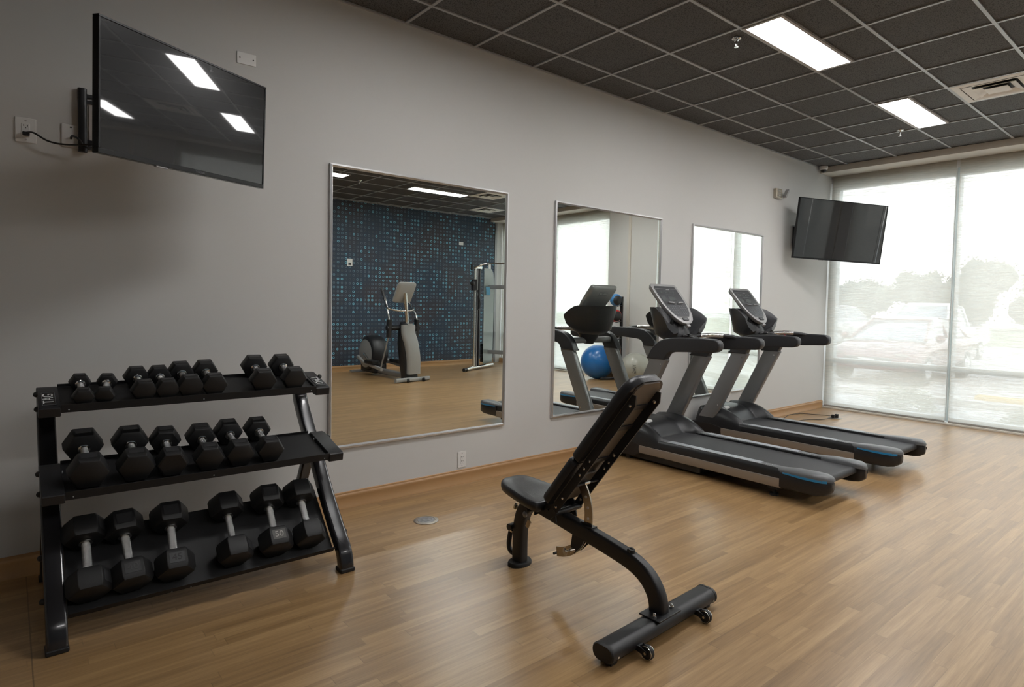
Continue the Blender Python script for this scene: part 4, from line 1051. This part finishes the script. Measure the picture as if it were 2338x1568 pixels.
for s in (-1, 1):
    e_('crank_disc', MB().lathe([(.0, 0), (.27, 0), (.275, .006), (.26, .012), (.0, .016)], E(1.46+s*.168, 7.05, .42), (s, 0, 0), 36), 'efxgrey')
    e_('crank_arm', MB().sweep([E(1.46+s*.20, 7.05, .42), E(1.46+s*.20, 7.05+.18*s, .42+.10*s)], rrect(.05, .03, .01), lat=(0, 0, 1)), 'chrome')
e_('bottle_holder', MB().cyl(E(1.64, 5.80, .90), E(1.66, 5.80, .76), .05, 16, .04), 'black')

# ------------------------------------------------------------------ cable machine in the corner
CM = thing('cable_machine', 'tall corner cable machine with chrome posts and clear weight shroud', 'cable machine', (4.0, -6.5, 0))
def c_(name, mb, m, par=None, **k): return make(name, mb, m, parent=par or CM, world=True, **k)
fd = Vector((.92, -.39, 0)).normalized(); pd = Vector((.39, .92, 0)).normalized()
def FT(base, a, b, z): p = base+fd*a+pd*b; return Vector((p.x, p.y, z))
A0 = Vector((3.25, -6.5, 0)); B0 = A0+pd*1.25
for base in (A0, B0):
    c_('foot_tube', MB().tube([FT(base, 0.05, 0, .035), FT(base, .30, 0, .05), FT(base, 1.2, 0, .06)], .034, 12), 'chrome')
    c_('foot_cap', MB().cyl(FT(base, -.01, 0, .034), FT(base, .10, 0, .036), .037), 'rubber')
    c_('front_post', MB().tube([FT(base, .38, 0, .05), FT(base, .38, 0, 2.22)], .030, 14), 'chrome')
    c_('rear_post', MB().tube([FT(base, .48, 0, .05), FT(base, .48, 0, 2.20)], .020, 10), 'greyframe')
    c_('frame_channel', MB().sweep([FT(base, .56, 0, .05), FT(base, .56, 0, 2.18)], rrect(.05, .05, .008), lat=fd), 'black')
    hl_ = MB()
    for i in range(30): hl_.cyl(FT(base, .38, .031, .3+i*.055), FT(base, .38, .034, .3+i*.055), .008, 8)
    c_('adjustment_holes', hl_, 'ink')
    c_('pulley_carriage', MB().box(FT(base, .36, .0, 1.83), (.11, .09, .24), None).cyl(FT(base, .28, .05, 1.86), FT(base, .28, -.05, 1.86), .035), 'black', bevel=.02)
    c_('weight_shroud', MB().ring_loft([[FT(base, a, s, z) for a, z in ((.68, .12), (1.10, .12), (1.12, 1.9), (1.08, 2.12), (.98, 2.20), (.68, 2.20))] for s in (.05, .056)]), 'glassy')
    ws = MB()
    for i in range(12): ws.box(FT(base, .88, -.02, .16+i*.034), (.20, .07, .03), None)
    c_('weight_stack', ws, 'black')
    c_('selector_rod', MB().cyl(FT(base, .88, 0, .1), FT(base, .88, 0, 1.0), .012), 'black')
    c_('top_arm', MB().box(FT(base, .50, 0, 2.20), (.30, .05, .05), Matrix.Rotation(math.atan2(fd.y, fd.x), 3, 'Z')), 'chrome', bevel=.01)
    c_('top_grip', MB().cyl(FT(base, .26, 0, 2.27), FT(base, .26, 0, 2.14), .03), 'rubber')
    hb = MB()
    for i in range(5): hb.tube(spl([FT(base, .74+i*.035, .075, 1.80), FT(base, .735+i*.035, .09, 1.70), FT(base, .75+i*.035, .08, 1.62)], 3), .010, 6)
    c_('resistance_loop', hb, 'towel')
    c_('cable_strap', MB().tube(spl([FT(base, .42, .05, 1.72), FT(base, .50, .07, 1.42), FT(base, .44, .07, 1.30), FT(base, .40, .06, 1.36), FT(base, .43, .05, 1.60)], 5), .010, 6), 'rubber')
c_('pull_up_bar', MB().tube(spl([FT(A0, .34, 0, 2.18), FT(A0, .40, .16, 2.26), FT(A0, .45, .34, 2.28), FT(A0, .45, .9, 2.28), FT(A0, .40, 1.1, 2.26), FT(A0, .34, 1.25, 2.18)], 6), .016, 10), 'chrome')
for z in (1.80, .37):
    c_('crossbar', MB().sweep([FT(A0, .90, .04, z), FT(A0, .90, 1.21, z)], rrect(.05, .085, .01), lat=fd), 'greyframe')

# ------------------------------------------------------------------ balls
t = thing('exercise_ball', 'large blue exercise ball on the floor, seen in the middle mirror', 'exercise ball', (4.84, -4.20, 0))
make('ball_skin', MB().sphere((0, 0, .335), .335, 24), 'ballblue', parent=t)
make('ball_valve', MB().cyl((0, .334, .335), (0, .338, .335), .012), 'white', parent=t)
t = thing('exercise_ball', 'pale grey exercise ball on the floor, seen in the middle mirror', 'exercise ball', (4.86, -3.27, 0))
make('ball_skin', MB().sphere((0, 0, .29), .29, 24), 'ballgrey', parent=t)
dd = Vector((-.80, .60, .06)).normalized(); xx_ = Vector((0, 0, 1)); yy_ = dd.cross(xx_).normalized(); xx_ = yy_.cross(dd)
text('ball_lettering', 'TAG', .085, 'ink', t, basis(-xx_, yy_ if (-xx_).cross(yy_).dot(dd) > 0 else -yy_, Vector((0, 0, .29))+dd*.2925), ext=.0015)
BR = thing('medicine_ball_rack', 'black upright medicine ball rack against the beige pier, seen in the middle mirror', 'ball rack', (5.03, -3.78, 0))
make('rack_post', MB().sweep([(0, 0, .05), (0, 0, 1.62)], rrect(.05, .05, .01), lat=(1, 0, 0)), 'blackmetal', parent=BR)
make('rack_base', MB().tube([(-.32, -.22, .03), (0, 0, .04), (-.32, .22, .03)], .025).tube([(0, 0, .04), (.12, 0, .03)], .025), 'blackmetal', parent=BR)
zz_ = [(1.555, .115, 'mblue', 'blue and black medicine ball, topmost on the black rack'), (1.255, .118, 'mred', 'red and black medicine ball under the blue one on the black rack'), (.93, .125, 'rubber', 'all black medicine ball in the middle of the rack'), (.57, .130, 'morange', 'orange medicine ball, lowest on the rack above the blue exercise ball')]
for z, r, m, lab in zz_:
    make('ball_holder', MB().tube([(-.02, 0, z-.02), (-.06, .06, z-r*.9), (-.24, .06, z-r-.012)], .008, 6).tube([(-.02, 0, z-.02), (-.06, -.06, z-r*.9), (-.24, -.06, z-r-.012)], .008, 6), 'blackmetal', parent=BR)
    t = thing('medicine_ball', lab, 'medicine ball', (5.03-.03-r-.03, -3.78, z), 0, 'medicine balls on the rack')
    make('ball_skin', MB().sphere((0, 0, 0), r, 16), 'rubber', parent=t)
    if m != 'rubber':
        bnd = MB().lathe([(r*math.cos(a)+.002, r*math.sin(a)) for a in [R_(q_) for q_ in range(-38, 39, 8)]], (0, 0, 0), (.35, -.93, .1), 28, caps=False)
        make('colour_band', bnd, m, parent=t)

# ------------------------------------------------------------------ outside
GZ = -.15
struct('ground', MB().bb(5.46, 140, -90, 120, GZ-.1, GZ), 'asphalt', flat=True)
o = tag(make('grass_strip', MB().bb(31, 70, -70, 110, GZ-.02, GZ+.05), 'grass', flat=True), 'mown grass strip beyond the car park', 'grass'); o['kind'] = 'stuff'
tag(make('concrete_kerb', MB().bb(8.3, 8.5, -6, 12, GZ, GZ+.12), 'asphalt', bevel=.02), 'pale concrete kerb in front of the parked cars', 'kerb')
tag(make('wheel_stop', MB().bb(9.3, 9.5, -2.6, -.9, GZ, GZ+.11), 'kerb', bevel=.03), 'yellow painted parking kerb at the right of the window', 'kerb')
def blob(mb, c, r, rnd, n=9):
    i0 = len(mb.v); mb.sphere(c, r, n)
    for i in range(i0, len(mb.v)):
        d = mb.v[i]-Vector(c); d *= 1+rnd.uniform(-.18, .18); mb.v[i] = Vector(c)+d
def tree(x, y, h, wd, label, seed, palm=False, nleaf=2600):
    rnd = random.Random(seed)
    t = thing('tree', label, 'tree', (x, y, GZ+.05), 0, 'trees beyond the grass')
    cr_ = MB()
    cs = []
    for i in range(15):
        a = rnd.uniform(0, 2*PI); rr_ = rnd.uniform(0, wd*.36); r1 = rnd.uniform(.15, .26)*min(wd, h*1.1); zz = rnd.uniform(r1+.2, max(r1+.3, h-r1))
        c = (rr_*math.cos(a), rr_*math.sin(a), zz); r0 = r1; cs.append((c, r0)); blob(cr_, c, r0*.85, rnd, 8)
    for i in range(nleaf):
        c, r0 = rnd.choice(cs); d = Vector((rnd.gauss(0, 1), rnd.gauss(0, 1), rnd.gauss(0, 1))).normalized()
        p = Vector(c)+d*r0*rnd.uniform(.85, 1.30); u = (d.orthogonal().normalized()+Vector((rnd.gauss(0, .5), rnd.gauss(0, .5), rnd.gauss(0, .5)))).normalized()*.14; v_ = d.cross(u).normalized()*.10
        b = len(cr_.v); cr_.v += [p-u, p-v_, p+u, p+v_]; cr_.f.append((b, b+1, b+2, b+3))
    make('foliage', cr_, 'leaf', parent=t, flat=True)
    make('trunk', MB().cyl((0, 0, 0), (0, 0, h*.5), h*.03, 8), 'bark', parent=t)
tl = [(58, 30, 4.6, 8, 'low spreading tree at the far left beyond the window'), (61, 24.5, 4.6, 8, 'low round tree second from the left beyond the grass'), (60, 19.8, 4.7, 6, 'low tree in the gap above the parked cars'),
      (60, 15.8, 5.3, 4.5, 'taller narrow tree behind the window post'), (62, 13.2, 5.0, 4, 'small tree just left of the window post, beyond the grass'), (60, 11.2, 6.2, 6, 'tall round tree just right of the window post'),
      (61, 6.6, 5.0, 5.5, 'low tree between the two tall ones on the right'), (57, 4.6, 6.6, 6, 'tallest ragged tree at the right edge of the window'), (60, -1.5, 5.2, 7, 'tree beyond the right edge, seen in the far mirror'), (62, -8, 4.8, 8, 'broad tree seen in the far mirror beyond the grass'),
      (60, -17, 5.4, 8, 'broad tree far to the right, seen only in the mirrors'), (61, 38, 5.0, 9, 'broad tree beyond the far wall corner')]
for i, (x, y, h, wd, lab) in enumerate(tl): tree(x, y, h, wd, lab, 40+i)
def shrub(x, y, h, wd, label, seed):
    rnd = random.Random(seed)
    t = thing('shrub', label, 'shrub', (x, y, GZ), 0, 'shrubs below the window')
    m_ = MB()
    for i in range(1500):
        d = Vector((rnd.gauss(0, 1), rnd.gauss(0, 1), abs(rnd.gauss(0, 1)))).normalized(); k = rnd.uniform(.5, 1)
        p = Vector((d.x*wd/2*k, d.y*wd/2*k, .05+d.z*h*k)); u = Vector((rnd.uniform(-1, 1), rnd.uniform(-1, 1), rnd.uniform(-1, 1))).normalized()*.022; v_ = u.orthogonal().normalized()*.013
        b = len(m_.v); m_.v += [p-u, p-v_, p+u, p+v_]; m_.f.append((b, b+1, b+2, b+3))
    make('leaves', m_, 'grass', parent=t, flat=True)
    make('stems', MB().cyl((0, 0, 0), (0, 0, h*.7), .015, 6).cyl((0, 0, 0), (wd*.2, 0, h*.6), .01, 6).cyl((0, 0, 0), (-wd*.2, .1, h*.6), .01, 6), 'bark', parent=t)
shrub(6.75, -.60, .42, .95, 'leafy green shrub outside the left shade, below the red car', 3)
shrub(6.60, -2.3, .30, .9, 'low green shrub outside the right shade', 4)
shrub(6.7, -4.9, .45, 1.0, 'green shrub outside the second window', 5)

def car(x, y, yaw, paint, label, kind='sedan'):
    """local +x = front"""
    T = thing('car', label, 'car', (x, y, GZ), yaw)
    def v_(name, mb, m, par=None, **k): return make(name, mb, m, parent=par or T, **k)
    if kind == 'sedan':
        L, Wd, zb = 4.6, .90, .98
        side = [(-2.25, .50, .80), (-2.1, .34, .98), (-1.5, .30, 1.02), (-.6, .28, .98), (.7, .28, .96), (1.2, .28, .93), (1.9, .30, .80), (2.2, .34, .66), (2.3, .42, .55)]
        gh = [(-1.75, 1.0), (-1.0, 1.40), (-.1, 1.45), (.35, 1.40), (1.25, .95)]
    elif kind == 'pickup':
        L, Wd = 5.6, .98
        side = [(-2.8, .55, 1.05), (-2.7, .45, 1.12), (-.9, .40, 1.12), (1.2, .40, 1.14), (2.4, .42, 1.06), (2.75, .48, .95), (2.8, .55, .8)]
        gh = [(-.85, 1.10), (-.75, 1.78), (.1, 1.85), (.55, 1.80), (1.25, 1.15)]
    else:
        L, Wd = 4.7, .95
        side = [(-2.3, .50, 1.05), (-2.25, .40, 1.08), (-1, .36, 1.08), (1.0, .36, 1.08), (1.9, .38, 1.0), (2.25, .42, .85), (2.32, .5, .7)]
        gh = [(-2.2, 1.08), (-1.9, 1.70), (-.5, 1.78), (.3, 1.72), (1.15, 1.06)]
    rings = []
    for i, (xx, z0, z1) in enumerate(side):
        k = 1.0 if 0 < i < len(side)-1 else .86
        k = .95 if i == len(side)-2 else k
        W1 = Wd*k; dz = z1-z0
        rings.append([(xx, -W1*.86, z0), (xx, -W1, z0+dz*.25), (xx, -W1, z0+dz*.7), (xx, -W1*.93, z0+dz*.93), (xx, -W1*.80, z1), (xx, 0, z1+.015), (xx, W1*.80, z1), (xx, W1*.93, z0+dz*.93), (xx, W1, z0+dz*.7), (xx, W1, z0+dz*.25), (xx, W1*.86, z0)])
    body = v_('body', MB().ring_loft(rings), paint, ang=50)
    # cabin: glass volume with painted roof and pillars
    cab = MB(); rr = []
    for xx, zt in gh:
        zbt = 1.0 if kind == 'sedan' else 1.08
        zbt = min(zbt, zt)-.06; wt = Wd*(.88-.22*(zt-zbt)/.7)
        rr.append([(xx, -Wd*.86, zbt), (xx, -wt, zt-.03), (xx, -wt*.9, zt), (xx, wt*.9, zt), (xx, wt, zt-.03), (xx, Wd*.86, zbt)])
    v_('cabin_glass', MB().ring_loft(rr), 'carglass', ang=40)
    rf = MB(); (xa, za), (xb_, zb_), (xc_, zc_) = gh[1:4]
    ro_ = [(xa-.04, za+.012), (xb_, zb_+.018), (xc_+.03, zc_+.012)]
    rf.ring_loft([[(xx, -Wd*.64, zz-.04), (xx, -Wd*.60, zz), (xx, Wd*.60, zz), (xx, Wd*.64, zz-.04)] for xx, zz in ro_])
    v_('roof', rf, paint, ang=40)
    for s in (-1, 1):
        for (p, q) in ((gh[0], gh[1]), (gh[3], gh[4]), (((xb_-.1), gh[0][1]), (xb_-.1, zb_))):
            v_('pillar', MB().tube([(p[0], s*Wd*(.86 if p[1] < 1.3 else .655), p[1]), (q[0], s*Wd*(.655 if q[1] > 1.3 else .86), q[1])], .035, 6), paint)
        for wx in (-L*.30, L*.31):
            wl = v_('wheel', MB().lathe([(.18, -.10), (.31, -.10), (.335, -.06), (.335, .06), (.31, .10), (.18, .10)], (wx, s*(Wd-.10), .335), (0, 1, 0), 28), 'tyre')
            v_('hubcap', MB().lathe([(.20, 0), (.19, .02), (.05, .03), (.0, .03)], (wx, s*(Wd-.005), .335), (0, s, 0), 20), 'carsilver', par=wl)
        v_('wing_mirror', MB().sphere((gh[4][0]-.25, s*(Wd+.08), gh[4][1]+.05), .09, 8), paint)
        xf, _, zf = side[-2]
        v_('headlight', MB().ring_loft([[(xf-.08+a*.2, s*Wd*.70+b, zf-.04+a*.10) for a, b in circ(.9, 12, .17)] for _q in (0,)]+[[(xf-.03, s*Wd*.70+b*.8, zf-.05+a*.06) for a, b in circ(1, 12, .15)]]), 'diffwhite')
        xr = side[0][0]
        v_('tail_light', MB().bb(xr-.02, xr+.10, s*Wd*.70-.12, s*Wd*.70+.12, .80, .95), 'taillight', bevel=.02)
    xf = side[-1][0]
    v_('grille', MB().bb(xf-.12, xf+.015, -.48, .48, .42 if kind == 'sedan' else .62, .60 if kind == 'sedan' else .92), 'black', bevel=.03)
    v_('number_plate', MB().bb(xf+.012, xf+.03, -.16, .16, .46, .58), 'white', bevel=.004)
    v_('bumper', MB().sweep(spl([(xf-.35, -Wd*.97, .42), (xf-.06, -Wd*.82, .42), (xf+.03, 0, .42), (xf-.06, Wd*.82, .42), (xf-.35, Wd*.97, .42)], 5), rrect(.16, .07, .03), lat=(0, 0, 1)), paint)
    if kind == 'pickup':
        v_('cargo_bed', MB().bb(-2.6, -.95, -.80, .80, .95, 1.125), 'black')
car(12.4, 1.22, PI, 'carred', 'dark red parked car facing the window behind the left shade')
car(19.4, 2.75, PI-R_(1), 'carwhite', 'white pickup truck parked behind the red car', 'pickup')
car(26.5, 8.6, R_(-10), 'carsilver', 'silver car parked at the left edge of the window, rear toward us', 'suv')
def pole(x, y, h, label):
    t = thing('lamp_post', label, 'lamp post', (x, y, GZ), 0, 'car park lamp posts')
    make('pole', MB().cyl((0, 0, 0), (0, 0, h), .09, 10, .06), 'greyframe', parent=t)
    make('lamp_head', MB().bb(-.3, .3, -.15, .15, h, h+.12), 'greyframe', parent=t)
pole(50, 18.5, 7.5, 'thin distant lamp post above the trees left of the window post')
pole(38, -11.0, 8.5, 'tall lamp post seen reflected in the middle and far mirrors')
t = thing('low_building', 'low pale building reflected in the middle and far mirrors', 'building', (75, -25, GZ))
make('building_wall', MB().bb(-4, 4, -9, 9, 0, 5.5), 'cream', parent=t)
make('roof_edge', MB().bb(-4.2, 4.2, -9.2, 9.2, 5.5, 5.8), 'white', parent=t)
make('window_band', MB().bb(-4.05, -3.98, -7, 7, 2, 3.5), 'carglass', parent=t)
